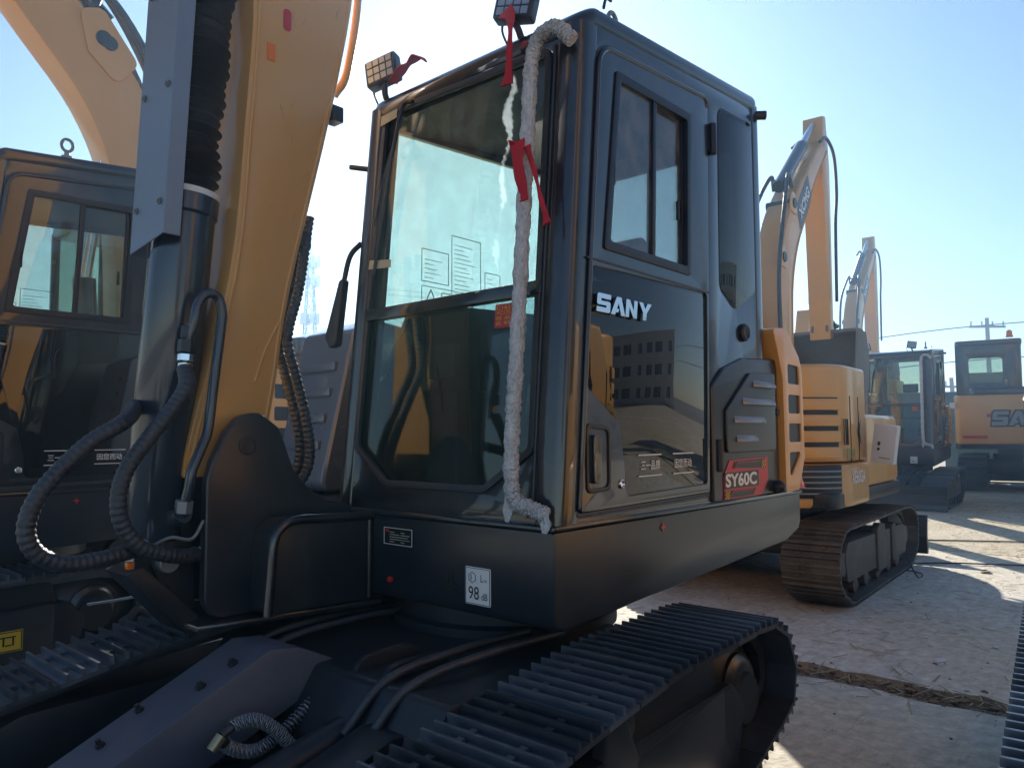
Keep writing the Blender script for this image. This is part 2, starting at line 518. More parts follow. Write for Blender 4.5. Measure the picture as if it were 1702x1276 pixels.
def track(root, prof, y0, w, me, pitch, mpaint, msteel, sprocket, idler, rollers):
    """prof: closed outer profile (x, z), travelling once round; returns the frame part that carries the pieces"""
    yc = y0 + w / 2 if True else y0
    pts = [Vector((p[0], 0, p[1])) for p in prof]
    path = spline(pts + [pts[0]], 10)
    L = [0]
    for i in range(1, len(path)): L.append(L[-1] + (path[i] - path[i - 1]).length)
    tot = L[-1]; n = round(tot / pitch)
    xs = [p[0] for p in prof]; xa, xb = min(xs), max(xs)
    fr = prism('track_frame', rp([(xa + .42, .16), (xb - .40, .14), (xb - .34, .36), (xb - .5, .42), (xa + .45, .46), (xa + .36, .36)], .05), 'y', y0 + w * .12, y0 + w * .88, mpaint, root, .01)
    def at(s):
        s %= tot
        lo = 0
        while lo < len(L) - 2 and L[lo + 1] < s: lo += 1
        t = (s - L[lo]) / max(1e-6, L[lo + 1] - L[lo])
        return path[lo].lerp(path[lo + 1], t)
    area = sum(prof[i][0] * prof[(i + 1) % len(prof)][1] - prof[(i + 1) % len(prof)][0] * prof[i][1] for i in range(len(prof)))
    chain = bmesh.new(); ring_o = []; ring_i = []
    for k in range(n):
        s = tot * k / n
        p = at(s); tng = (at(s + .03) - at(s - .03)).normalized()
        up = Vector((-tng.z, 0, tng.x)) if area < 0 else Vector((tng.z, 0, -tng.x))
        xax = Vector((up.z, 0, -up.x))
        mx = Matrix((( xax.x, 0, up.x, p.x - up.x * .02), (0, 1, 0, yc), (xax.z, 0, up.z, p.z - up.z * .02), (0, 0, 0, 1)))
        share('shoe', me, fr, mx)
        for ring, d in ((ring_o, .036), (ring_i, .085)):
            q = p - up * d
            ring.append(q)
    for side in (-.09, .055):
        vo = [[chain.verts.new((q.x, yc + side + e, q.z)) for q in r_] for r_ in (ring_o, ring_i) for e in (0, .035)]
        for k in range(n):
            j = (k + 1) % n
            chain.faces.new((vo[0][k], vo[0][j], vo[1][j], vo[1][k]))
            chain.faces.new((vo[2][k], vo[3][k], vo[3][j], vo[2][j]))
            chain.faces.new((vo[0][k], vo[2][k], vo[2][j], vo[0][j]))
            chain.faces.new((vo[1][k], vo[1][j], vo[3][j], vo[3][k]))
    finish('track_chain', chain, msteel, fr)
    for nm, (cx, cz, r) in (('sprocket', sprocket), ('idler_wheel', idler)):
        o = lathe(nm, (cx, y0 + w * .14, cz), (0, 1, 0), [(0, r * .2), (0, r * .35), (w * .1, r * .42), (w * .12, r * .6), (w * .22, r * .85), (w * .28, r), (w * .44, r), (w * .50, r * .85), (w * .60, r * .6), (w * .62, r * .42), (w * .72, r * .35), (w * .72, r * .2)], mpaint, fr, 24)
    for (cx, cz, r) in rollers:
        lathe('roller', (cx, y0 + w * .15, cz), (0, 1, 0), [(0, r * .5), (.01, r * .9), (w * .22, r), (w * .25, r * .75), (w * .45, r * .75), (w * .48, r), (w * .69, r * .9), (w * .7, r * .5)], mpaint, fr, 14)
    return fr

def louvre(name, parent, org, ux, uy, w, h, m, d=.018):
    """raised half-round louvre"""
    ux, uy, org = Vector(ux), Vector(uy), Vector(org)
    n = ux.cross(uy).normalized()
    bm = bmesh.new()
    prof = [(0, 0), (0, d), (.25, d * 1.05), (.6, d * .75), (1, 0)]
    rows = []
    for t, inset_ in ((0, .0), (.06, 1), (.94, 1), (1, 0)):
        rows.append([bm.verts.new(org + ux * (t * w) + uy * (v * h) + n * (dd * (1 if inset_ else .15))) for v, dd in prof])
    for i in range(3):
        for k in range(len(prof) - 1):
            bm.faces.new((rows[i][k], rows[i + 1][k], rows[i + 1][k + 1], rows[i][k + 1]))
    return finish(name, bm, m, parent, 50)

def strip(name, pts, w, m, parent=None, th=.006, wdir=(0, 1, 0)):
    """ribbon of cloth with some thickness along a path; pts (x,y,z[,width])"""
    bm = bmesh.new()
    path = [Vector(p[:3]) for p in pts]
    ws = [p[3] if len(p) > 3 else w for p in pts]
    P = spline(path, 5)
    wd = Vector(wdir)
    rings = []
    for i, p in enumerate(P):
        f = i / 5; k = min(int(f), len(ws) - 2); ww = ws[k] + (ws[k + 1] - ws[k]) * (f - k)
        t = (P[min(i + 1, len(P) - 1)] - P[max(i - 1, 0)]).normalized()
        a = (wd - t * wd.dot(t)).normalized(); b = t.cross(a)
        rings.append([bm.verts.new(p + a * ww * s + b * (th / 2 * q + (.006 * math.sin(i * .8) * s + .004 * math.cos(i * .55)))) for s, q in ((-.5, -1), (0, -1.8), (.5, -1), (.5, 1), (0, 1.8), (-.5, 1))])
    for i in range(len(rings) - 1):
        for k in range(6):
            bm.faces.new((rings[i][k], rings[i][(k + 1) % 6], rings[i + 1][(k + 1) % 6], rings[i + 1][k]))
    bm.faces.new(rings[0][::-1]); bm.faces.new(rings[-1])
    return finish(name, bm, m, parent, 60)

def copy_tree(o, parent=None, skip=()):
    c = o.copy()
    COL.objects.link(c)
    c.parent = parent
    for ch in list(o.children):
        if ch.name.split('.')[0] in skip: continue
        copy_tree(ch, c, skip)
    return c

def profile_poly(center, th):
    """outline of a bent arm from its centre line and half thicknesses"""
    C = [Vector(p) for p in center]
    a, b = [], []
    for i, p in enumerate(C):
        t = (C[min(i + 1, len(C) - 1)] - C[max(i - 1, 0)]).normalized()
        n = Vector((-t.y, t.x))
        a.append(tuple(p + n * th[i])); b.append(tuple(p - n * th[i]))
    return a + b[::-1]

# ------------------------------------------------------------------ the yard
O = Vector((.130, 2.442, 0)); PHI = R(-131.3)
FW = Vector((math.cos(PHI), math.sin(PHI), 0)); LF = Vector((-math.sin(PHI), math.cos(PHI), 0))
def loc(x, y, z=0): return O + FW * x + LF * y + Vector((0, 0, z))

def ground_mat(name, c1, c2, c3, s, bump):
    m = bpy.data.materials.new(name); m.use_nodes = True
    nt = m.node_tree; b = nt.nodes['Principled BSDF']; b.inputs['Roughness'].default_value = .85
    tc = nt.nodes.new('ShaderNodeTexCoord')
    def noise(sc, det=8, ro=.65):
        n = nt.nodes.new('ShaderNodeTexNoise'); n.inputs['Scale'].default_value = sc; n.inputs['Detail'].default_value = det
        n.inputs['Roughness'].default_value = ro
        nt.links.new(tc.outputs['Object'], n.inputs[0]); return n
    def ramp(src, a, b_):
        r_ = nt.nodes.new('ShaderNodeMapRange'); r_.inputs[1].default_value = a; r_.inputs[2].default_value = b_
        nt.links.new(src, r_.inputs[0]); return r_.outputs[0]
    def mix(f, a, b_):
        x = nt.nodes.new('ShaderNodeMix'); x.data_type = 'RGBA'
        nt.links.new(f, x.inputs[0])
        for k, v in ((6, a), (7, b_)):
            if isinstance(v, tuple): x.inputs[k].default_value = (*v, 1)
            else: nt.links.new(v, x.inputs[k])
        return x.outputs[2]
    fine = noise(s * 14, 6); mid = noise(s * 2.2); big = noise(s * .32, 6)
    mp = nt.nodes.new('ShaderNodeMapping'); mp.inputs['Scale'].default_value = (1.0, 9.0, 1.0); mp.inputs['Rotation'].default_value = (0, 0, .25)
    nt.links.new(tc.outputs['Object'], mp.inputs[0])
    scr = nt.nodes.new('ShaderNodeTexNoise'); scr.inputs['Scale'].default_value = s * 2.6; scr.inputs['Detail'].default_value = 9; scr.inputs['Roughness'].default_value = .72
    nt.links.new(mp.outputs[0], scr.inputs[0])
    col = mix(ramp(mid.outputs[0], .35, .7), c1, c2)
    col = mix(ramp(big.outputs[0], .45, .62), col, c3)
    dk = tuple(c * .62 for c in c2)
    col = mix(ramp(scr.outputs[0], .56, .72), col, dk)
    v = nt.nodes.new('ShaderNodeMix'); v.data_type = 'RGBA'; v.blend_type = 'MULTIPLY'; v.inputs[0].default_value = .75
    nt.links.new(col, v.inputs[6])
    g = nt.nodes.new('ShaderNodeMapRange'); g.inputs[1].default_value = .3; g.inputs[2].default_value = .7; g.inputs[3].default_value = .55; g.inputs[4].default_value = 1.25
    nt.links.new(fine.outputs[0], g.inputs[0]); nt.links.new(g.outputs[0], v.inputs[7])
    nt.links.new(v.outputs[2], b.inputs['Base Color'])
    bp = nt.nodes.new('ShaderNodeBump'); bp.inputs['Strength'].default_value = bump; bp.inputs['Distance'].default_value = .03
    nt.links.new(fine.outputs[0], bp.inputs['Height']); nt.links.new(bp.outputs[0], b.inputs['Normal'])
    return m
CONC = ground_mat('concrete', (.66, .62, .54), (.52, .48, .40), (.60, .52, .38), 1.0, .35)
WORN = ground_mat('worn_concrete', (.58, .48, .32), (.40, .33, .23), (.58, .51, .40), 1.2, .7)
DIRT = ground_mat('dirt', (.22, .17, .12), (.13, .105, .085), (.27, .21, .14), 1.5, .8)

bm = bmesh.new()
vv = [bm.verts.new((x, y, -.045)) for x, y in ((-900, -900), (900, -900), (900, 900), (-900, 900))]
bm.faces.new(vv)
ground = finish('ground', bm, DIRT)
ground.location = O; ground.rotation_euler = (0, 0, PHI)
tag(ground, 'dusty ground of the machine yard', kind='structure')

def jit(a, b, n, amp):
    a, b = Vector(a), Vector(b)
    t = (b - a).normalized(); nrm = Vector((-t.y, t.x))
    out = []
    for k in range(n):
        f = k / n
        out.append(a.lerp(b, f) + nrm * (random.uniform(-amp, amp) if k else 0))
    return out
XB = -2.34; SX = 5.2; SY = 4.3; YB = -2.5
for i in range(-9, 4):
    for j in range(-6, 7):
        x0 = XB + i * SX; x1 = x0 + SX; y0 = YB + j * SY; y1 = y0 + SY
        ga = .11 if i == 0 else .012; gb = .13 if i == -1 else .012
        x0 += ga; x1 -= gb; y0 += .012; y1 -= .012
        rough_ = .03 if i in (0, -1) else .006
        pts = jit((x0, y0), (x1, y0), 12, .008) + jit((x1, y0), (x1, y1), 40, rough_) + jit((x1, y1), (x0, y1), 12, .008) + jit((x0, y1), (x0, y0), 40, rough_)
        dz = random.uniform(-.004, .0)
        s_ = prism('concrete_slab', [tuple(p) for p in pts], 'z', -.07, dz, CONC if i > -2 else WORN, ground, 0)

# rubble and straw in the broken joint and around it: nobody could count it
bm = bmesh.new()
def rock(bm, x, y, z, s, flat=.6):
    vs_ = bmesh.ops.create_icosphere(bm, subdivisions=1, radius=s)['verts']
    rz = Matrix.Rotation(random.uniform(0, 6.3), 3, 'Z')
    kx, ky = random.uniform(.6, 1.5), random.uniform(.6, 1.2)
    for v in vs_:
        c = Vector((v.co.x * kx * random.uniform(.75, 1.2), v.co.y * ky, v.co.z * flat * random.uniform(.7, 1.2)))
        v.co = rz @ c + Vector((x, y, z))
for k in range(1500):
    x = XB + max(-.24, min(.24, random.gauss(0, .085))); y = random.uniform(-3, 9)
    rock(bm, x, y, -.03 + random.uniform(0, .028), random.choice((.006, .008, .011, .015, .024)))
for k in range(700):
    x = random.uniform(-14, -.8); y = random.uniform(-1.5, 7)
    rock(bm, x, y, .002, random.choice((.003, .005, .007, .010)), .4)
rub = finish('rubble', bm, DIRT)
rub.location = O; rub.rotation_euler = (0, 0, PHI)
tag(rub, 'loose stones and crumbs in the broken slab joint', kind='stuff')
STRAW = mat('straw', (.42, .33, .19), .8, var=.3)
bm = bmesh.new()
for k in range(2600):
    x = random.uniform(-15, -2.0); y = random.uniform(-2, 8)
    if random.random() < .10: x = XB + random.gauss(0, .12); y = random.uniform(-2, 6)
    a = random.uniform(0, 6.3); L = random.uniform(.02, .09)
    mx = Matrix.Translation((x, y, .004)) @ Matrix.Rotation(a, 4, 'Z') @ Matrix.Rotation(random.uniform(-.2, .2), 4, 'Y')
    add_box(bm, (0, 0, 0), (L, random.uniform(.0015, .004), .001), mx)
st = finish('straw_litter', bm, STRAW, smooth=False)
st.location = O; st.rotation_euler = (0, 0, PHI)
tag(st, 'dry straw and chips scattered over the yard', kind='stuff')

# ------------------------------------------------------------------ the black-cab excavator
def shear(v): return (v.x - .09 * (v.z - 1), v.y, v.z)
def tilt(v):
    d_ = max(0.0, v.x + .40) / .215
    return (v.x, v.y, v.z + .075 * (-v.x - .2) - .075 * d_ * d_)
SHOE_A = shoe_mesh(.150, .40, STEEL)
DOORX, DOORY = (-1, 0, 0), (0, 0, 1)         # reading direction and up on the door side

def build_black_excavator(root):
    P = root
    # ---- undercarriage
    right = [(-.1, .62), (-.45, .628), (-.75, .63), (-.90, .575), (-.975, .47), (-.985, .37), (-.92, .265), (-.62, .15), (-.3, .035), (-.1, .0), (.5, .0), (1.05, .0), (1.30, .05), (1.46, .17), (1.50, .30), (1.42, .42), (1.22, .475), (.9, .50), (.55, .53), (.25, .575)]
    left = [(.35, .60), (-.45, .615), (-.75, .60), (-.90, .555), (-.975, .46), (-.985, .36), (-.92, .265), (-.62, .15), (-.3, .035), (-.1, .0), (.5, .0), (1.05, .0), (1.36, .05), (1.55, .17), (1.60, .30), (1.52, .42), (1.30, .475), (1.05, .515), (.7, .57)]
    roll = [(x, .11, .075) for x in (-.25, .05, .35, .65, .95)] + [(.1, .49, .055)]
    tr = track(P, right, -.01, .40, SHOE_A, .150, BLKM, STEEL, (-.67, .37, .24), (1.22, .26, .20), roll)
    track(P, left, -1.62, .40, SHOE_A, .150, BLKM, STEEL, (-.67, .36, .24), (1.30, .26, .20), roll)
    # side cover plate and hub on the near track
    prism('side_plate', rp([(-.47, .16), (-.47, .46), (.06, .40), (.14, .56), (.22, .56), (.24, .16)], .02), 'y', .30, .345, PLAS, tr, .006)
    lathe('drive_motor', (-.67, .27, .40), (0, 1, 0), [(0, .12), (.03, .12), (.045, .10), (.05, .085)], PLAS, tr)
    prism('upper_cover', rp([(-.50, .44), (-.47, .56), (.10, .55), (.06, .42)], .02), 'y', .26, .30, BLKM, tr, .005)
    box('red_marker', .43, .446, .346, .352, .33, .38, REDP, tr, 0)
    # centre frame
    prism('centre_frame', rp([(-.75, .34), (-.6, .56), (.45, .56), (.6, .34)], .04), 'y', -1.22, -.01, BLKM, P, .01)
    lathe('swing_ring', (-.5, -.66, .54), (0, 0, 1), [(0, .47), (.05, .47), (.06, .44), (.12, .44), (.12, .3)], BLKM, P, 40)
    # dozer blade, its arms and lift cylinder
    for ya, yb in ((-.86, -.63), (-.27, -.12)):
        arm = prism('blade_arm', [(.36, .55), (.52, .625), (.62, .635), (1.55, .22), (1.62, .10), (1.45, .10), (.5, .46)] if ya < -.7 else [(.40, .46), (.55, .48), (1.55, .20), (1.62, .10), (1.45, .10), (.5, .36)], 'y', ya, yb, ARMP if ya < -.7 else BLKM, P, .008)
        for bx, bz in ((.93, .50), (1.05, .446)) if ya < -.7 else ():
            for by in (ya + .05,) if bx < 1 else (ya + .09,):
                lathe('arm_bolt', (bx, by, bz - .01), (.412, 0, .911), [(0, .014), (.016, .014), (.016, .008), (.03, .008)], BLKM, arm, 6)
    bl = prism('blade', rp([(1.62, .02), (1.70, .02), (1.66, .14), (1.655, .26), (1.70, .40), (1.66, .40), (1.60, .26), (1.60, .12)], .01), 'y', -1.62, .42, BLKM, P, .004)
    box('cutting_edge', 1.655, 1.715, -1.62, .42, .0, .09, STEEL, bl, .004)
    cyl('blade_cylinder', (.35, -.40, .44), (1.05, -.40, .30), .055, BLKM, P, 20, bevel=.008)
    cyl('blade_rod', (1.05, -.40, .30), (1.62, -.40, .20), .03, CHR, P, 14)
    for y0 in (-.48, -.34):
        prism('cylinder_lug', rp([(.15, .40), (.15, .60), (.40, .60), (.46, .48), (.40, .40)], .06), 'y', y0, y0 + .025, BLKM, P, .004)
    cp = [(.816, -.55, .457), (.767, -.55, .475), (.71, -.55, .471), (.651, -.55, .43), (.599, -.55, .371), (.557, -.55, .322), (.50, -.56, .30)]
    cp2 = [(.816, -.55, .457), (.79, -.57, .418), (.737, -.58, .383), (.679, -.58, .372), (.60, -.58, .40), (.5, -.58, .46)]
    for pts in (cp, cp2):
        h = tube('blade_hose', pts, .013, RUB, P, 10)
        bm = bmesh.new(); path = spline(pts, 30); hel = []
        for i, p in enumerate(path):
            t = (path[min(i + 1, len(path) - 1)] - path[max(i - 1, 0)]).normalized()
            a = t.cross(Vector((0, 1, 0))).normalized(); b = t.cross(a)
            for q in range(2):
                ang = (i + q / 2) * 1.9
                hel.append(p + (a * math.cos(ang) + b * math.sin(ang)) * .019)
        sweep(bm, hel[40:], .0022, 4)
        finish('coil_guard', bm, GREY, h)
    BR = MATS.get('brass') or mat('brass', (.45, .38, .22), .35, metal=.8)
    cyl('hose_elbow', (.816, -.55, .457), (.845, -.55, .425), .017, BR, P, 10)
    for x_, z_ in ((.70, .60), (.80, .555), (1.18, .385)):
        lathe('arm_bolt', (x_, -.70, z_ - .006), (.412, 0, .911), [(0, .016), (.014, .016), (.014, .009), (.024, .009)], BLKM, P, 6)
    for k in range(7):
        lathe('frame_bolt', (-.5 + .36 * math.cos(.35 + k * .22), -.66 + .36 * math.sin(.35 + k * .22), .62), (0, 0, 1), [(0, .014), (.014, .014)], GREY, P, 6)
    for y_ in (-1.0, -.9, -.3, -.2):
        tube('frame_pipe', [(-.3, y_, .58), (.1, y_ + .02, .60), (.42, y_, .57), (.56, y_ - .03, .44)], .014, RUB, P, 8)
    # ---- platform
    pf = prism('platform', [(0, .985), (0, .71), (-.015, .675), (-.05, .662), (-1.9, .755), (-2.06, .80), (-2.09, .84), (-2.09, .985)], 'y', 0, -2.25, BLKS, P, .014, 3)
    prism('deck_lip', rp([(.012, .012), (.012, -.93), (.012, -2.26), (-2.105, -2.26), (-2.105, .012)], .02, 3), 'z', .985, 1.0, BLK, pf, .005)
    sb = prism('side_box', rp([(-.02, .975), (.38, .995), (.44, .95), (.455, .66), (-.02, .655)], .03), 'y', -.925, -1.05, BLKS, P, .006)
    tube('box_rim', [(.0, -.918, .978), (.2, -.918, .985), (.34, -.918, .99), (.40, -.918, .972), (.435, -.918, .92), (.445, -.918, .80), (.455, -.918, .665)], .018, BLK, sb, 10)
    tube('box_rim', [(.012, -.918, .97), (.012, -.918, .66)], .010, BLK, sb, 10)
    prism('lower_flange', [(-.03, -.89), (.60, -1.0), (.66, -1.02), (.66, -1.50), (-.03, -1.50)], 'z', .630, .652, BLK, P, .006)
    bx0 = rp([(.62, .655), (.62, 1.14), (.60, 1.21), (.55, 1.315), (.50, 1.37, .06), (.42, 1.385, .06), (.335, 1.325, .05), (.27, 1.16), (.205, 1.09), (.12, 1.04), (-.04, 1.004), (-.04, .655)], .08)
    for y0 in (-1.05, -1.42):
        br = prism('boom_bracket', bx0, 'y', y0, y0 - .045, BLKS, P, .012, 3)
        lathe('bracket_boss', (.47, y0 + .001, 1.26), (0, 1, 0), [(0, .034), (.003, .034), (.004, .028), (.003, .02)], BLKS, br)
    prism('front_lug', rp([(.60, .70), (.62, 1.0), (.70, .97), (.76, .86, .05), (.72, .78), (.62, .66)], .03), 'y', -1.16, -1.19, BLKM, P, .005)
    prism('front_lug', rp([(.60, .70), (.62, 1.0), (.70, .97), (.76, .86, .05), (.72, .78), (.62, .66)], .03), 'y', -1.31, -1.34, BLKM, P, .005)
    cyl('lug_pin', (.71, -1.12, .86), (.71, -1.38, .86), .035, GREY, P, 18, bevel=.004)
    prism('lug_brace', [(.80, .86), (.86, .84), (.66, .62), (.60, .66)], 'y', -1.12, -1.30, BLKM, P, .006)
    box('orange_cap', .84, .865, -1.115, -1.09, .86, .885, ORG, P, .006)
    # plates on the platform front
    fx = (0, 1, 0); fz = (0, 0, 1)
    pl = decal('rating_plate', [rect(0, .165, 0, .064)], (.0, -.836, .876), fx, fz, BLKP, pf)
    decal('plate_border', ring_polys(0, .165, 0, .064, .0022), (.001, -.836, .876), fx, fz, WHT, pf, .004)
    decal('plate_lettering', [rect(.035, .06 + .03 * ((k * 7) % 4), .010 + k * .009, .0125 + k * .009) for k in range(5)] + [rect(.10, .12 + .01 * ((k * 5) % 4), .010 + k * .009, .0125 + k * .009) for k in range(5)], (.001, -.836, .876), fx, fz, PAPER, pf, .004)
    decal('plate_emblem', [rect(.006, .03, .048, .056)], (.001, -.836, .876), fx, fz, REDP, pf, .004)
    nl = decal('noise_plate', [rp(rect(0, .122, 0, .128), .006)], (.0, -.392, .711), fx, fz, WHT, pf)
    decal('noise_plate_border', ring_polys(.003, .119, .003, .125, .0016), (.001, -.392, .711), fx, fz, BLKP, pf, .004)
    o_ = (.001, -.392, .711)
    text('noise_lettering', '98', .018, .068, .018, .062, o_, fx, fz, BLKP, pf, .004)
    text('noise_lettering', 'dB', .080, .108, .020, .043, o_, fx, fz, BLKP, pf, .004)
    text('noise_lettering', 'L', .076, .088, .080, .105, o_, fx, fz, BLKP, pf, .004)
    text('noise_lettering', 'WA', .092, .105, .080, .090, o_, fx, fz, BLKP, pf, .004)
    hexo = [(.035 + .02 * math.cos(R(30 + 60 * k)), .092 + .02 * math.sin(R(30 + 60 * k))) for k in range(6)]
    decal('noise_emblem', [[hexo[k], hexo[(k + 1) % 6], (hexo[(k + 1) % 6][0] * .85 + .035 * .15, hexo[(k + 1) % 6][1] * .85 + .092 * .15), (hexo[k][0] * .85 + .035 * .15, hexo[k][1] * .85 + .092 * .15)] for k in range(6)] + [rect(.028, .032, .082, .102)], o_, fx, fz, GREY, pf, .004)
    polys = []
    for k in range(3):
        a = R(90 + 120 * k); c, s = math.cos(a), math.sin(a)
        for sd in (-1, 1):
            q = [(.012, sd * .006), (.045, sd * .006), (.045, sd * .012), (.006, sd * .012)]
            polys.append([(x * c - y * s, x * s + y * c) for x, y in q][::sd])
    decal('stamped_emblem', polys, (.0, -.466, .77), fx, fz, BLKP, pf, .002)
    lathe('red_plug', (0, -.80, .742), (1, 0, 0), [(0, .012), (.010, .012), (.012, .006)], REDL, pf, 12)
    # red emblem on the left skirt
    decal('skirt_emblem', [[(0, .02), (.006, .006), (.02, 0), (.006, -.006), (0, -.02), (-.006, -.006), (-.02, 0), (-.006, .006)]], (-.675, 0, .939), DOORX, DOORY, REDP, pf, .003)
    # ---- right-hand body with steps, engine hood
    rb = prism('right_cover', rp([(-.35, 1.0), (-.55, 1.86), (-.70, 1.93), (-1.9, 1.80), (-1.9, 1.0)], .06), 'y', -1.78, -2.25, COVER, P, .03, 3)
    for k, z in enumerate((1.22, 1.36, 1.50, 1.64)):
        xx = -.35 - (z - 1.0) * .232
        b_ = prism('step', rp([(-1.86, z), (-2.18, z), (-2.18, z + .05), (-1.86, z + .05)], .012), 'x', xx - .05, xx + .014, COVER, rb, .006)
    box('yellow_hood', -.75, -1.95, -1.27, -1.77, 1.0, 1.72, YEL, P, .05, 3)
    hb = prism('engine_hood', rp([(-1.14, 1.0), (-1.14, 1.60), (-1.70, 1.80), (-1.95, 1.78), (-2.04, 1.6), (-2.04, 1.0)], .06), 'y', -.055, -1.9, BLK, P, .02, 3)
    dp = prism('hood_side_panel', rp([(-1.09, 1.002, 0), (-1.09, 1.50, .03), (-1.21, 1.586, .1), (-1.41, 1.645, .1), (-1.80, 1.665, .03), (-1.80, 1.002, 0)], .03), 'y', -.06, .012, PLAS, P, .014, 3)
    prism('raised_panel', rp([(-1.20, 1.21), (-1.20, 1.40), (-1.45, 1.575), (-1.735, 1.59), (-1.735, 1.21)], .02), 'y', .010, .026, PLAS, dp, .008, 3)
    for xa, xb, z in ((-1.475, -1.72, 1.512), (-1.36, -1.72, 1.428), (-1.27, -1.60, 1.343), (-1.29, -1.50, 1.258)):
        louvre('louvre', dp, (xa, .026, z), DOORX, DOORY, xa - xb, .030, GREY)
    lathe('panel_lock', (-1.78, .012, 1.40), (0, 1, 0), [(0, .018), (.008, .018), (.008, .010)], BLKM, dp, 14)
    yo = rp([(-1.70, 1.81, .02), (-1.86, 1.825, .08), (-2.03, 1.69, .06), (-2.065, 1.62, .05), (-2.075, 1.17, .02), (-1.99, 1.007, .02), (-1.82, 1.005, .01), (-1.81, 1.57, .1), (-1.755, 1.70, .1)], .03)
    holes = [rp([(-1.875, 1.645), (-2.02, 1.640), (-2.03, 1.545), (-1.875, 1.545)], .015), rp([(-1.875, 1.490), (-2.03, 1.490), (-2.03, 1.395), (-1.875, 1.395)], .015),
             rp([(-1.875, 1.345), (-2.035, 1.345), (-2.035, 1.250), (-1.875, 1.250)], .015), rp([(-1.875, 1.20), (-2.035, 1.20), (-1.90, 1.085), (-1.875, 1.085)], .012)]
    yf = prism('corner_grille', yo, 'y', -.10, .036, YEL, P, .012, 3, holes=holes)
    for h in holes:
        prism('grille_mesh', inset(h, -.004), 'y', .012, .028, BLKM, yf, 0)
    prism('hood_rear_wrap', rp([(-2.0, 1.02), (-2.07, 1.18), (-2.06, 1.60), (-1.95, 1.76), (-1.7, 1.80), (-1.7, 1.02)], .03), 'y', -.10, -1.9, YEL, P, .02, 3)
    prism('tail_lamp', rp([(-2.08, 1.005), (-2.085, 1.10), (-2.13, 1.06), (-2.19, 1.0)], .008), 'y', .0, -.10, REDL, P, .006)
    lathe('side_knob', (-1.74, .012, 1.035), (0, 1, 0), [(0, .03), (.03, .03), (.045, .02), (.05, .01)], BLKM, P, 18)
    # model decal
    so = (-1.175, .012, 1.008)
    dc = decal('model_decal', [[(.0, .0), (.0, .10), (.06, .168), (.475, .175), (.475, .07), (.40, .0)]], so, DOORX, DOORY, REDP, P, .002)
    decal('decal_field', [[(.085, .135), (.11, .163), (.44, .168), (.44, .125)], [(.006, .045), (.006, .115), (.36, .118), (.36, .045)], [(.006, .006), (.006, .036), (.33, .036), (.30, .006)]], so, DOORX, DOORY, BLKP, dc, .0045)
    ck = []
    for i in range(4):
        for j in range(4):
            if (i + j) % 2 == 0: ck.append(rect(.395 + i * .011, .405 + i * .011, .128 + j * .009, .136 + j * .009)); ck.append(rect(.006 + i * .011, .016 + i * .011, .004 + j * .008, .011 + j * .008))
    decal('decal_check', ck, so, DOORX, DOORY, YELP, dc, .0065)
    decal('decal_line', [[(.10, .130), (.13, .158), (.135, .158), (.106, .130)], rect(.13, .36, .155, .158), [(.05, .012), (.09, .034), (.096, .034), (.056, .012)], rect(.09, .30, .031, .034)], so, DOORX, DOORY, REDP, dc, .0065)
    text('model_lettering', 'SY60C', .012, .335, .052, .112, so, DOORX, DOORY, WHT, dc, .0062, bold=.035)
    # ---- cab shell
    hole = rp([(-.135, 2.70), (-.125, 1.24), (-.34, 1.095), (-.885, 1.095), (-1.105, 1.245), (-1.085, 2.73)], .05)
    ff = prism('front_frame', [(-.06, .992), (-1.16, .992), (-1.16, 2.765), (-.06, 2.765)], 'x', -.085, -.034, BLK, P, .006, 2, shear, holes=[hole])
    prism('window_seal', inset(hole, -.004), 'x', -.045, -.024, RUB, ff, .004, 2, shear, holes=[inset(hole, .022)])
    bx_ = prism('windshield_bar', [(-.12, 1.782), (-1.10, 1.782), (-1.10, 1.832), (-.12, 1.832)], 'x', -.07, -.02, BLK, ff, .006, 2, shear)
    up_ = rp([(-.130, 2.71), (-.128, 1.83), (-1.10, 1.83), (-1.09, 2.74)], .04)
    lo_ = rp([(-.130, 1.785, .01), (-.12, 1.235), (-.34, 1.09), (-.885, 1.09), (-1.11, 1.24), (-1.10, 1.785, .01)], .05)
    w1 = prism('windshield_pane', up_, 'x', -.058, -.053, GLS, P, 0, 2, shear)
    w2 = prism('windshield_pane', lo_, 'x', -.058, -.053, GLL, P, 0, 2, shear)
    def pil(x0, x1, y0, y1, r, sh, m=BLK, z1=2.765, corner='fl'):
        if corner == 'fl': pts = [(x0, y0, .012), (x1, y0, .012), (x1, y1, r), (x0, y1, .012)]
        elif corner == 'fr': pts = [(x0, y0, .012), (x1, y0, r), (x1, y1, .012), (x0, y1, .012)]
        elif corner == 'rl': pts = [(x0, y0, .012), (x1, y0, .012), (x1, y1, .012), (x0, y1, r)]
        else: pts = [(x0, y0, r), (x1, y0, .012), (x1, y1, .012), (x0, y1, .012)]
        return prism('cab_pillar', rp(pts, .02, 6), 'z', .995, z1, m, P, 0, 2, sh)
    pil(-.128, -.028, -.105, .0, .055, shear, corner='fl')
    pil(-.14, -.028, -1.21, -1.10, .075, shear, corner='fr')
    pil(-1.71, -1.60, -.11, .0, .075, None, z1=2.92, corner='rl')
    pil(-1.71, -1.60, -1.2, -1.09, .075, None, z1=2.92, corner='rr')
    tube('pillar_rib', [(-.062, -.098, 1.0), (-.062 - .16, -.098, 2.78)], .012, BLKM, P, 8)
    tube('pillar_rib', [(-.034, -.118, 1.02), (-.034 - .152, -.118, 2.70)], .006, RUB, P, 8)
    roof = prism('roof', rp([(-.185, .004), (-1.715, .004), (-1.715, -1.212), (-.185, -1.212)], .09, 8), 'z', 2.775, 2.862, BLK, P, .042, 4, tilt)
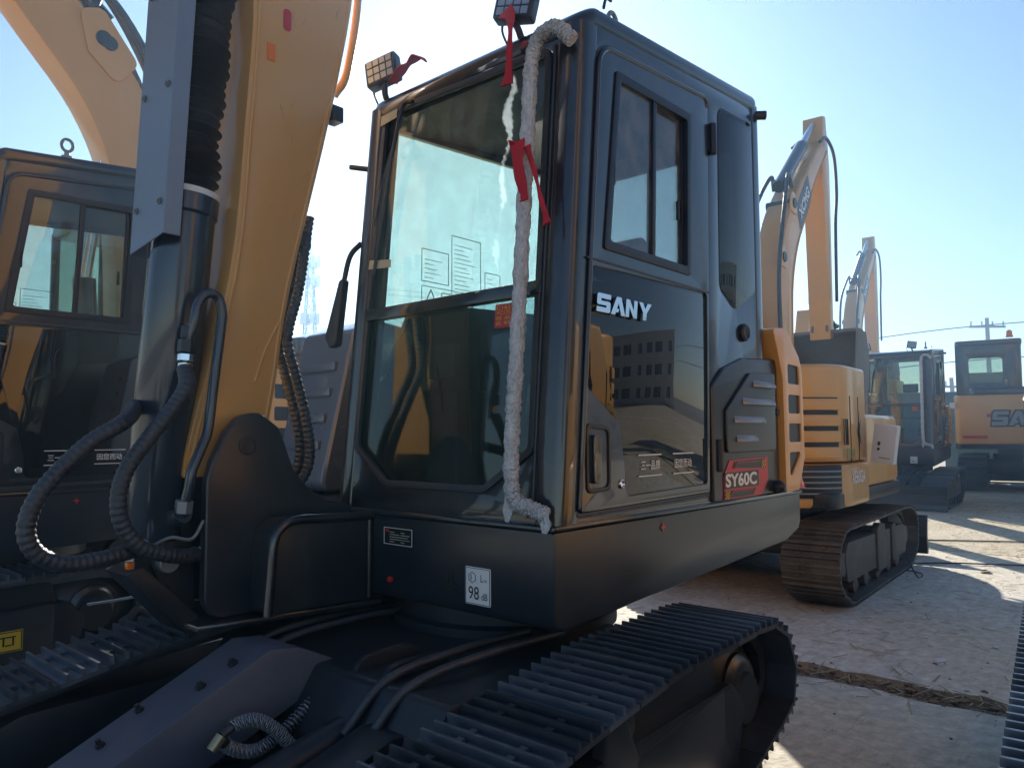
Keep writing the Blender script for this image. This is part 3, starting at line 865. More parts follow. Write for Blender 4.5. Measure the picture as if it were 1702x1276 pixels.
    roof.data.polygons.foreach_set('use_smooth', [True] * len(roof.data.polygons))
    # left side wall with door opening and quarter window
    dop = rp([(-.118, 1.02, .03), (-.272, 2.715, .11), (-1.135, 2.795, .05), (-1.078, 1.035, .03)], .05)
    qw = rp([(-1.245, 2.775), (-1.61, 2.80), (-1.585, 1.98), (-1.36, 1.875), (-1.228, 1.95)], .05)
    ls = prism('side_wall', rp([(-.105, .992, 0), (-.262, 2.80, .13), (-1.66, 2.89, 0), (-1.66, .992, 0)], .1), 'y', -.045, -.004, BLK, P, .004, 2, holes=[dop, qw])
    prism('quarter_pane', inset(qw, -.012), 'y', -.010, -.002, GLD, ls, .002)
    lathe('quarter_cap', (-1.45, -.004, 1.766), (0, 1, 0), [(0, .042), (.012, .042), (.02, .034), (.016, .026), (.012, .02)], BLKM, ls, 24)
    prism('door_seal', inset(dop, -.003), 'y', -.03, -.002, RUB, ls, .003, 2, holes=[inset(dop, .012)])
    # door
    dsk = inset(dop, .016)
    whr = [(-.395, 2.625), (-.945, 2.64), (-.918, 1.965), (-.305, 1.965)]
    wh = rp(whr, .015)
    ph = rp([(-.215, 1.885, .03), (-1.075, 1.90, .02), (-1.045, 1.085, .02), (-.415, 1.072, .03), (-.405, 1.20, .06), (-.375, 1.335, .04), (-.185, 1.455, .03)], .03)
    dr = prism('door', dsk, 'y', -.040, .006, BLK, P, .006, 3, holes=[wh, ph])
    prism('door_window_frame', ins_r(whr, -.012), 'y', -.02, .012, BLKM, dr, .002, 2, holes=[ins_r(whr, .022)])
    prism('door_window_frame', [(-.650, 2.625), (-.676, 2.625), (-.645, 1.975), (-.622, 1.975)], 'y', -.018, .009, BLKM, dr, .002)
    prism('door_window_frame', [(-.905, 2.62), (-.94, 2.62), (-.915, 1.975), (-.885, 1.975)], 'y', -.03, -.008, BLKM, dr, .002)
    prism('sliding_pane', [(-.40, 2.62), (-.665, 2.62), (-.635, 1.975), (-.315, 1.975)], 'y', -.006, -.001, GLF, dr, 0)
    prism('sliding_pane', [(-.655, 2.62), (-.93, 2.62), (-.90, 1.975), (-.625, 1.975)], 'y', -.022, -.017, GLF, dr, 0)
    box('pane_latch', -.368, -.350, -.001, .012, 2.20, 2.285, BLKM, dr, .004)
    box('pane_latch', -.872, -.857, -.017, -.004, 2.18, 2.26, BLKM, dr, .004)
    prism('lower_pane', inset(ph, -.008), 'y', -.006, .001, GLD, dr, .001)
    box('door_seam', -.19, -1.10, .004, .009, 1.902, 1.910, RUB, dr, .001)
    tube('door_bead', [(p[0], .004, p[1]) for p in dsk[len(dsk) // 8:len(dsk) * 3 // 4]], .010, BLK, dr, 8, 1)
    # handle: recessed tub with a grip
    prism('handle_tub', rp([(-.17, 1.335), (-.315, 1.325), (-.315, 1.10), (-.17, 1.095)], .025), 'y', .004, .012, BLKM, dr, .004, 2, holes=[rp([(-.184, 1.318), (-.301, 1.31), (-.301, 1.115), (-.184, 1.11)], .02)])
    prism('door_handle', rp([(-.20, 1.295), (-.245, 1.293), (-.245, 1.13), (-.20, 1.128)], .012), 'y', .002, .022, BLK, dr, .007, 3)
    lathe('door_lock', (-.385, .004, 1.118), (0, 1, 0), [(0, .017), (.006, .017), (.009, .012), (.004, .009), (.004, .004)], CHR, dr, 20)
    for z in (2.60, 1.20):
        cyl('door_hinge', (-1.145, .014, z - .07), (-1.145, .014, z + .07), .017, BLKM, P, 14, bevel=.003)
        box('hinge_leaf', -1.12, -1.185, -.002, .008, z - .06, z + .06, BLKM, P, .003)
    logo(dr, (-.232, .006, 1.722), DOORX, (0.02, 0, 1), .355, .066, CHR, .002, .010)
    db = (-.505, .0015, 1.137)
    decal('door_stripe', [rect(0, .165, .0, .005), rect(0, .165, .078, .083), rect(.255, .423, .0, .005), rect(.255, .423, .078, .083)], db, DOORX, DOORY, WHT, dr, .002)
    text('door_lettering', '三一品质', .018, .155, .024, .060, db, DOORX, DOORY, WHT, dr, .002, bold=.008)
    text('door_lettering', '因您而动', .268, .405, .024, .060, db, DOORX, DOORY, WHT, dr, .002, bold=.008)
    # right side and rear walls
    rw = rp([(-.135, 1.45), (-.255, 2.70), (-1.46, 2.775), (-1.46, 1.97), (-.44, 1.92), (-.27, 1.56)], .04)
    rwl = prism('side_wall', [(-.09, .992), (-.255, 2.79), (-1.66, 2.89), (-1.66, .992)], 'y', -1.196, -1.165, BLK, P, .004, 2, holes=[rw])
    prism('right_pane', inset(rw, -.01), 'y', -1.186, -1.181, GLS, rwl, 0)
    bw = rp([(-.14, 2.74), (-1.06, 2.74), (-1.06, 1.95), (-.14, 1.95)], .06)
    bwl = prism('rear_wall', [(-.08, .992), (-1.12, .992), (-1.12, 2.88), (-.08, 2.88)], 'x', -1.70, -1.665, BLK, P, .004, 2, holes=[bw])
    prism('rear_pane', inset(bw, -.01), 'x', -1.688, -1.683, GLS, bwl, 0)
    # instruction sheets stuck on the right window
    for u0, u1, v0, v1, lines in ((-.49, -.67, 2.03, 2.19, 0), (-.69, -.90, 1.98, 2.29, 1), (-.93, -1.05, 2.02, 2.14, 2)):
        decal('window_sheet', ring_polys(0, u0 - u1, 0, v1 - v0, .0035) + [rect(.02, .02 + (u0 - u1 - .04) * (.4 + .5 * ((k * 37) % 10) / 10), .02 + k * .022, .0225 + k * .022) for k in range(int((v1 - v0 - .03) / .022))], (u0, -1.180, v0), DOORX, DOORY, INT, rwl, .003)
    sx = decal('window_sheet', ring_polys(0, .44, 0, .09, .003), (-.49, -1.180, 1.92), DOORX, DOORY, INT, rwl, .003)
    tri = lambda c: [[(c - .035, .012), (c + .035, .012), (c + .029, .017), (c - .029, .017)], [(c - .035, .012), (c - .029, .014), (c + .003, .075), (c - .003, .075)], [(c + .035, .012), (c + .003, .075), (c - .003, .075), (c + .029, .014)]]
    decal('window_sign', tri(.06) + ring_polys(.13, .19, .012, .07, .004) + tri(.26) + [rect(.34, .35, .015, .07), rect(.36, .40, .05, .055)], (-.49, -1.180, 1.92), DOORX, DOORY, INT, rwl, .004)
    # ---- interior
    box('cab_floor', -.10, -1.66, -.06, -1.16, 1.005, 1.05, INT, P, .004)
    box('rear_ledge', -1.35, -1.66, -.06, -1.16, 1.05, 1.62, INT, P, .03)
    box('right_console', -.45, -1.35, -.90, -1.16, 1.05, 1.50, INT, P, .03, 3)
    box('left_console', -.70, -1.35, -.08, -.24, 1.05, 1.50, INT, P, .03, 3)
    prism('seat_cushion', rp([(-.72, 1.38), (-1.22, 1.34), (-1.22, 1.48), (-.74, 1.53)], .04), 'y', -.30, -.82, FILM, P, .035, 3)
    sbk = prism('seat_back', rp([(-1.12, 1.44), (-1.24, 2.08), (-1.33, 2.08), (-1.27, 1.44)], .05), 'y', -.30, -.82, FILM, P, .04, 3)
    prism('headrest', rp([(-1.21, 2.08), (-1.235, 2.26), (-1.31, 2.26), (-1.30, 2.08)], .04), 'y', -.42, -.70, INT, sbk, .03, 3)
    box('seat_base', -.80, -1.20, -.36, -.76, 1.05, 1.37, INT, P, .02)
    for y in (-.45, -.62):
        tube('travel_lever', [(-.35, y, 1.05), (-.36, y, 1.3), (-.40, y, 1.52)], .012, BLKM, P, 8)
        box('pedal', -.28, -.42, y - .05, y + .05, 1.06, 1.09, RUB, P, .01)
    for y in (-.16, -.98):
        tube('control_lever', [(-.72, y, 1.5), (-.70, y, 1.62), (-.70, y, 1.74)], .016, INT, P, 8)
        lathe('lever_grip', (-.70, y, 1.68), (-.1, 0, 1), [(0, .02), (.02, .026), (.10, .022), (.13, .012)], INT, P, 12)
    box('monitor', -.42, -.46, -.88, -1.08, 1.55, 1.70, INTG, P, .012)
    box('headliner', -.24, -1.68, -.06, -1.16, 2.74, 2.765, INT, P, .004, warp=tilt)
    # drawings and a red sheet inside the glass
    decal('red_sheet', [rect(0, .085, 0, .087)], (-.098, -.34, 1.68), (0, 1, 0), (-.09, 0, 1), REDP, w2, .003)
    for k, s in enumerate(('C162', 'YC175', '性 品', '此 机')):
        text('sheet_lettering', s, .008, .077, .066 - k * .019, .080 - k * .019, (-.098, -.34, 1.68), (0, 1, 0), (-.09, 0, 1), YELP, w2, .006)
    TAPE = MATS.get('tape') or mat('tape', (.55, .50, .36), .5, var=.2, vscale=30)
    decal('tape', [[(0, 0), (.11, .012), (.108, .052), (.002, .045)]], (-.172, -1.09, 2.66), (0, 1, 0), (-.09, 0, 1), TAPE, w1, .004)
    decal('tape', [[(0, 0), (.15, -.012), (.148, .022), (.003, .040)]], (-.116, -1.095, 2.01), (0, 1, 0), (-.09, 0, 1), TAPE, w1, .004)
    # ---- outside fittings
    rail = [(-.135, -.007, 2.661), (-.12, -.05, 2.71), (-.12, -.09, 2.724), (-.118, -.145, 2.705), (-.110, -.171, 2.612), (-.092, -.171, 2.407), (-.052, -.168, 1.966), (-.014, -.166, 1.545), (.004, -.167, 1.341), (.022, -.158, 1.141), (.026, -.135, 1.079), (.026, -.074, 1.058), (.01, -.018, 1.037)]
    bm = bmesh.new(); path = spline(rail, 40)
    rr = [random.uniform(.025, .031) for _ in path]
    sweep(bm, path, lambda i: .0250 + .0016 * math.sin(i * .31) + .0014 * math.sin(i * .83 + 1) + .0012 * ((i % 9) / 9.0), 22)
    for v in bm.verts: v.co += Vector((random.uniform(-1, 1), random.uniform(-1, 1), random.uniform(-1, 1))) * .0026
    finish('handrail', bm, WRAP, P, 22)
    strip('wrap_end', [(.02, -.16, 1.10, .05), (.035, -.165, 1.05, .04), (.03, -.17, 1.01, .02)], .04, WRAP, P, .004)
    strip('wrap_end', [(.02, -.02, 1.05, .04), (.03, -.012, 1.01, .035), (.028, -.012, .985, .025)], .03, WRAP, P, .004)
    wa = tube('wiper', [(-.160, -.865, 2.705), (-.158, -.93, 2.700), (-.146, -.977, 2.52), (-.130, -1.016, 2.34), (-.103, -1.042, 2.05)], .009, BLKM, P, 8)
    tube('wiper_blade', [(-.150, -.95, 2.64), (-.125, -1.00, 2.33), (-.100, -1.045, 1.98)], .007, RUB, wa, 6)
    tube('wiper_link', [(-.160, -.93, 2.66), (-.135, -1.01, 2.44), (-.112, -1.06, 2.2)], .004, RUB, wa, 6)
    cyl('side_peg', (-.215, -1.19, 2.50), (-.17, -1.31, 2.53), .012, BLKM, P, 10)
    mi = tube('mirror_arm', [(-.15, -1.20, 2.15), (-.10, -1.215, 2.08), (-.08, -1.24, 1.93)], .012, BLKM, P, 8)
    prism('mirror', rp([(-1.21, 1.98), (-1.24, 1.98), (-1.345, 1.73), (-1.31, 1.68), (-1.26, 1.69)], .02), 'x', -.10, -.06, BLKM, P, .012, 3)
    for yc in (-1.13, -.325):
        lr = empty_part('work_lamp', yc, P)
    ey = lathe('lifting_eye_base', (-.62, -.16, 2.89), (0, 0, 1), [(0, .03), (.03, .03), (.03, .016), (.06, .014)], GREY, P, 14)
    bm = bmesh.new()
    circ = [Vector((-.62 + .030 * math.cos(t * .3142), -.16, 2.985 + .036 * math.sin(t * .3142))) for t in range(21)]
    sweep(bm, circ, .0095, 8, False)
    finish('lifting_eye', bm, GREY, ey)
    cyl('roof_beacon', (-1.66, -.02, 2.88), (-1.70, .03, 2.88), .022, BLKM, P, 12)
    tube('roof_wire', [(-.35, -.02, 2.87), (-.36, -.015, 2.91), (-.40, -.02, 2.92)], .006, RUB, P, 6)
    return P

def empty_part(name, yc, P):
    """square work lamp on the roof edge: housing, lens cells and bracket"""
    tilt_m = Matrix.Translation((-.20, yc, 2.945)) @ Matrix.Rotation(R(18), 4, 'Z') @ Matrix.Rotation(R(12 if yc < -.8 else -10), 4, 'X') @ Matrix.Rotation(R(-6), 4, 'Y')
    bm = bmesh.new()
    add_box(bm, (-.02, 0, 0), (.03, .082, .066))
    bmesh.ops.recalc_face_normals(bm, faces=bm.faces[:]); do_bevel(bm, .014, 3)
    for v in bm.verts: v.co = tilt_m @ v.co
    h = finish(name, bm, BLKM, P)
    for i in range(4):
        for j in range(3):
            bm = bmesh.new()
            add_box(bm, (.010, -.051 + i * .034, -.038 + j * .038), (.004, .014, .015), tilt_m)
            finish('lamp_cell', bm, LAMPG, h)
    bm = bmesh.new()
    fr_ = [(-.066, -.052), (.066, -.052), (.066, .052), (-.066, .052)]
    bm.free()
    tube('lamp_bracket', [tilt_m @ Vector((-.02, 0, -.06)), Vector((-.225, yc, 2.84)), Vector((-.25, yc, 2.79))], .014, BLKM, h, 8)
    tube('lamp_wire', [tilt_m @ Vector((-.05, -.06, -.03)), Vector((-.24, yc - .10, 2.88)), Vector((-.26, yc - .07, 2.79))], .005, RUB, h, 6)
    return h

BOOM_Y0, BOOM_Y1 = -1.13, -1.40
def build_raised_boom(P):
    front = [(.64, 1.15), (.66, 1.22), (.505, 1.91), (.456, 2.5), (.43, 3.0), (.47, 3.4), (.66, 4.0), (.92, 4.6), (1.25, 5.25)]
    rear = [(1.12, 5.42), (.62, 4.95), (.22, 4.35), (-.02, 3.75), (-.05, 3.3), (.055, 2.7), (.25, 1.88), (.31, 1.49), (.37, 1.22), (.46, 1.15)]
    fs = [tuple(p)[:2] for p in spline([(x, z, 0) for x, z in front], 4)]
    rs = [tuple(p)[:2] for p in spline([(x, z, 0) for x, z in rear], 4)]
    bo = prism('boom', fs + rs, 'y', BOOM_Y0, BOOM_Y1, YEL, P, .010, 3)
    tube('weld_bead', [(x - .022, BOOM_Y0 + .001, z) for x, z in fs[2:]], .007, YEL, bo, 8, 1)
    tube('weld_bead', [(x + .018, BOOM_Y0 + .001, z) for x, z in rs[:-4]], .006, YEL, bo, 8, 1)
    tube('weld_bead', [(.30, BOOM_Y0 + .002, 1.74), (.36, BOOM_Y0 + .002, 1.62), (.40, BOOM_Y0 + .002, 1.50)], .006, YEL, bo, 8)
    for z, x in ((2.68, .045), (2.10, .20)):
        box('hose_clamp', x - .06, x + .0, -1.15, -1.22, z - .035, z + .035, BLKM, bo, .008)
    tube('boom_pipe', [(.0, -1.20, 2.78), (-.045, -1.17, 2.9), (-.10, -1.17, 3.3), (-.06, -1.17, 3.75), (.2, -1.17, 4.4)], .018, YEL, bo, 10)
    for dy in (0, -.07):
        tube('boom_hose', [(.14, -1.17 + dy, 2.2), (.19, -1.16 + dy, 1.9), (.247, -1.15 + dy, 1.689), (.211, -1.15 + dy, 1.546), (.167, -1.15 + dy, 1.402), (.137, -1.15 + dy, 1.255), (.149, -1.15 + dy, 1.158), (.20, -1.16 + dy, 1.08), (.24, -1.2, 1.0)], .022, RUB, bo, 10, 6, corr=(.022, .004))
    SC = MATS.get('scuff') or mat('scuff', (.30, .20, .11), .6)
    rs_ = random.Random(3)
    sc_ = []
    for k in range(26):
        u = rs_.uniform(.0, .30); v = rs_.uniform(.0, 1.6); a_ = rs_.uniform(-.5, .5); l_ = rs_.uniform(.01, .05); w_ = rs_.uniform(.0006, .0016)
        sc_.append([(u, v), (u + w_, v), (u + l_ * math.sin(a_) + w_, v + l_ * math.cos(a_)), (u + l_ * math.sin(a_), v + l_ * math.cos(a_))])
    decal('paint_scuffs', sc_, (.42, BOOM_Y0, 1.6), DOORX, (-.11, 0, 1), SC, bo, .0015, .0006)
    decal('boom_warning', [rp(rect(0, .035, 0, .09), .015)], (.30, BOOM_Y0, 2.93), DOORX, DOORY, REDP, bo, .002)
    decal('boom_sticker', [rect(0, .035, 0, .07)], (.37, BOOM_Y0, 2.78), DOORX, DOORY, ORG, bo, .002)
    # arm folded in front of the boom, with bucket
    arm = prism('arm', [(1.02, 5.55), (1.22, 5.62), (1.42, 5.36), (1.72, 4.0), (1.74, 3.7), (1.62, 3.7), (1.20, 5.15), (1.0, 5.38)], 'y', -1.16, -1.37, YEL, P, .01)
    cyl('arm_cylinder', (.35, -1.265, 4.75), (.75, -1.265, 5.35), .06, CYL, P, 18)
    cyl('arm_rod', (.75, -1.265, 5.35), (1.05, -1.265, 5.58), .03, CHR, P, 12)
    bk = prism('bucket', profile_poly([(1.62, 3.85), (1.35, 3.75), (1.16, 3.5), (1.2, 3.2), (1.42, 3.0)], [.018] * 5), 'y', -.98, -1.55, BLKM, P, .004)
    for y in (-.98, -1.53):
        prism('bucket_side', rp([(1.62, 3.87), (1.33, 3.77), (1.14, 3.5), (1.18, 3.2), (1.42, 2.98), (1.75, 3.6)], .03), 'y', y, y - .02, BLKM, bk, .004)
    for k in range(4):
        prism('tooth', [(1.38, 3.03), (1.46, 3.0), (1.56, 2.88), (1.42, 2.96)], 'y', -1.02 - k * .155, -1.07 - k * .155, STEEL, bk, .004)
    # boom cylinder with bellows and guard
    a0 = Vector((.722, -1.25, .86)); d = Vector((-.075, 0, 1.0)).normalized()
    bar = lathe('boom_cylinder', a0 + d * .07, d, [(0, .07), (.0, .098), (.015, .108), (1.18, .108), (1.19, .116), (1.26, .116), (1.27, .10), (1.27, .05)], CYL, P, 40)
    lathe('cylinder_eye', a0 + Vector((0, .065, 0)), (0, -1, 0), [(0, .05), (0, .085), (.13, .085), (.13, .05)], CYL, bar, 24)
    cyl('boom_rod', a0 + d * 1.30, (.525, -1.25, 3.55), .045, CHR, P, 18)
    prof = []
    L0, L1 = 1.33, 2.60
    n = 31
    for k in range(n * 2 + 1):
        big_ = .104 if k % 2 else .074
        prof.append((L0 + (L1 - L0) * k / (n * 2), big_ + random.uniform(-.006, .006) + (.012 * math.sin(k * .35) if k % 2 else 0)))
    bl = lathe('bellows', a0, d, prof, RUB, P, 26)
    for v in bl.data.vertices:
        v.co.y += .006 * math.sin(v.co.z * 23); v.co.x += .007 * math.sin(v.co.z * 17 + 1)
    lathe('label_band', a0 + d * 1.325, d, [(0, .1185), (.022, .1185)], WHT, bar, 32)
    gd = prism('cylinder_guard', [(.012, -1.365), (.012, -1.115), (-.045, -1.112), (-.045, -1.106), (.018, -1.106), (.020, -1.371), (-.045, -1.377), (-.045, -1.371)], 'z', 1.965, 3.55, GALV, P, .002, 1, warp=lambda v: (v.x + .752 - .042 * (v.z - 2.0), v.y, v.z + (.035 * ((v.y + 1.365) / .25) if v.z < 2.2 else 0)))
    for z_ in (2.12, 2.55, 2.95):
        for y_ in (-1.33, -1.14):
            lathe('guard_bolt', (.772 - .042 * (z_ - 2.0), y_, z_), (1, 0, 0), [(0, .013), (.008, .013), (.008, .007), (.014, .007)], GREY, gd, 6)
    # hydraulic line at the cylinder
    tube('steel_pipe', [(.690, -1.08, 1.61), (.672, -1.06, 1.70), (.663, -1.06, 1.755), (.640, -1.06, 1.793), (.612, -1.06, 1.803), (.585, -1.06, 1.787), (.572, -1.06, 1.74), (.574, -1.06, 1.69), (.598, -1.06, 1.476), (.615, -1.06, 1.32), (.635, -1.06, 1.26), (.668, -1.06, 1.18), (.676, -1.065, 1.12), (.684, -1.08, 1.06), (.686, -1.10, 1.02)], .018, CYL, bar, 14)
    for (z0, z1, r, m) in ((1.635, 1.68, .023, BLKM), (1.585, 1.632, .030, BLKM), (1.555, 1.583, .027, CHR), (1.515, 1.550, .025, CHR)):
        cyl('pipe_fitting', (.690 + (1.6 - z0) * .06, -1.08, z0), (.690 + (1.6 - z1) * .06, -1.08, z1), r, m, bar, 6 if r > .026 else 16, bevel=.003)
    cyl('pipe_nut', (.684, -1.09, 1.03), (.682, -1.085, 1.075), .030, GREY, bar, 6, bevel=.003)
    cyl('pipe_elbow', (.684, -1.09, 1.03), (.69, -1.16, 1.0), .034, CYL, bar, 16)
    tube('corrugated_hose', [(.700, -1.07, 1.53), (.712, -1.03, 1.47), (.755, -1.02, 1.397), (.841, -1.02, 1.286), (.904, -1.02, 1.191), (.926, -1.02, 1.097), (.909, -1.02, 1.011), (.851, -1.02, .938), (.763, -1.03, .904), (.68, -1.06, .887), (.63, -1.10, .885)], .0265, RUB, P, 16, 10, corr=(.021, .0028))
    tube('corrugated_hose', [(.70, -1.36, 1.42), (.79, -1.25, 1.40), (.86, -1.1, 1.37), (.927, -1.02, 1.335), (1.014, -1.02, 1.279), (1.095, -1.02, 1.198), (1.157, -1.02, 1.113), (1.180, -1.02, 1.027), (1.155, -1.02, .960), (1.087, -1.02, .918), (1.003, -1.03, .912), (.897, -1.05, .922), (.82, -1.09, .93)], .0265, RUB, P, 16, 10, corr=(.021, .0028))
    for p0, p1 in (((.82, -1.09, .93), (.77, -1.13, .92)), ((.63, -1.10, .885), (.60, -1.12, .885))):
        cyl('hose_end', p0, p1, .027, CHR, P, 14, bevel=.003)
    tube('tie_wire', [(.80, -1.10, .92), (.74, -1.06, .955), (.67, -1.05, .945), (.62, -1.07, 1.0)], .006, GREY, P, 6)

def build_lowered_boom(P):
    fs = [tuple(p)[:2] for p in spline([(.44, 1.18, 0), (.75, 1.7, 0), (1.15, 2.3, 0), (1.5, 2.62, 0), (2.2, 2.85, 0), (3.3, 2.9, 0)], 4)]
    bo = prism('boom', profile_poly(fs, [.16 + .10 * math.sin(math.pi * min(1, i / (len(fs) - 1) * 1.15)) for i in range(len(fs))]), 'y', BOOM_Y0, BOOM_Y1, YEL, P, .01)
    cyl('boom_cylinder', (.69, -1.265, .9), (1.05, -1.265, 1.55), .07, CYL, P, 18)
    cyl('boom_rod', (1.05, -1.265, 1.55), (1.35, -1.265, 2.1), .04, CHR, P, 12)
    prism('arm', [(3.1, 3.2), (3.35, 3.25), (3.55, 2.7), (3.45, 1.15), (3.28, 1.15), (3.15, 2.8)], 'y', -1.16, -1.37, YEL, P, .01)
    cyl('arm_cylinder', (1.6, -1.265, 2.95), (2.5, -1.265, 3.2), .06, CYL, P, 16)
    bk = prism('bucket', profile_poly([(3.45, 1.2), (3.1, 1.0), (2.95, .7), (3.05, .35), (3.35, .12)], [.02] * 5), 'y', -.95, -1.6, BLKM, P, .004)
    for y in (-.95, -1.58):
        prism('bucket_side', [(3.45, 1.22), (3.08, 1.02), (2.93, .7), (3.03, .35), (3.35, .10), (3.6, .85)], 'y', y, y - .02, BLKM, bk, .004)

GRP = 'black cab excavators parked in rows'
main_m = empty('black_excavator', O, PHI)
tag(main_m, 'black cab excavator with foam wrapped handrail and raised yellow boom in the foreground', 'excavator', GRP)
build_black_excavator(main_m)

m2 = copy_tree(main_m, None, ('roof_wire', 'emblem_letter', 'wrap_end')); m2.location = loc(1.0, -3.12); m2.rotation_euler = (0, 0, PHI)
tag(m2, 'black cab excavator at the left edge with a lifting eye on its roof', 'excavator', GRP)
clear_panes = {}
for ch in m2.children:
    for g in ch.children:
        if g.name.startswith('sliding_pane'):
            me_ = g.data.copy(); me_.materials[0] = GLS; g.data = me_
wst = [c for c in m2.children if c.name.startswith('track_frame')][0]
decal('warning_plate', [rect(0, .13, 0, .10)], (-.20, .36, .265), DOORX, DOORY, YELP, wst, .003)
decal('warning_border', ring_polys(.004, .126, .004, .096, .004) + [rect(.03, .10, .068, .074), rect(.045, .052, .03, .068), rect(.085, .092, .03, .068), rect(.055, .082, .03, .036)], (-.20, .36, .265), DOORX, DOORY, BLKP, wst, .006)
tube('grab_rod', [(-.60, .40, .44), (-.75, .405, .44), (-.90, .40, .445)], .009, CHR, wst, 8)
m5 = copy_tree(main_m); m5.location = (7.72, 13.95, 0); m5.rotation_euler = (0, 0, R(-127.5))
tag(m5, 'distant black cab excavator facing us beside the yellow hood with a white box', 'excavator', GRP)
m7 = copy_tree(main_m); m7.location = Vector((7.72, 13.95, 0)) + LF * 3.62; m7.rotation_euler = (0, 0, R(-128.5))
tag(m7, 'black cab excavator cut off by the right edge, blade on the ground', 'excavator', GRP)
build_raised_boom(main_m)
for mm in (m2, m7):
    for ch in [c for c in main_m.children if c.name.split('.')[0] in ('boom', 'arm', 'arm_cylinder', 'arm_rod', 'bucket', 'boom_cylinder', 'boom_rod', 'bellows', 'cylinder_guard', 'corrugated_hose')]:
        copy_tree(ch, mm)
build_lowered_boom(m5)

# ribbons tied to the front machine
def ribbon(name, pts, w, label, wd=(0, 1, 0)):
    e = strip(name, pts, w, RED, None, .005, wd)
    e.location = O; e.rotation_euler = (0, 0, PHI)
    return tag(e, label, 'ribbon', 'red ribbons tied on the front excavator')
ribbon('red_ribbon', [(-.045, -.19, 2.29, .05), (-.030, -.172, 2.31, .060), (-.030, -.166, 2.24, .046), (-.036, -.157, 2.16, .040), (-.038, -.147, 2.10, .036)], .05, 'wide red ribbon knotted around the middle of the wrapped handrail')
ribbon('red_ribbon', [(-.045, -.135, 2.29, .03), (-.05, -.12, 2.22, .016), (-.047, -.09, 2.14, .014), (-.042, -.066, 2.06, .016), (-.036, -.046, 2.00, .034)], .02, 'thin red ribbon tail hanging beside the wrapped handrail')
ribbon('red_ribbon', [(-.165, -.34, 2.90, .07), (-.155, -.315, 2.875, .045), (-.150, -.302, 2.80, .022), (-.137, -.302, 2.68, .026), (-.128, -.305, 2.59, .06)], .04, 'red ribbon hanging down from the upper right roof lamp')
ribbon('red_ribbon', [(-.20, -1.05, 2.865, .05), (-.19, -.98, 2.885, .05), (-.19, -.93, 2.905, .03), (-.19, -.88, 2.915, .05), (-.2, -.83, 2.885, .02)], .05, 'red ribbon bunched on the roof edge beside the left lamp', (1, 0, 0))

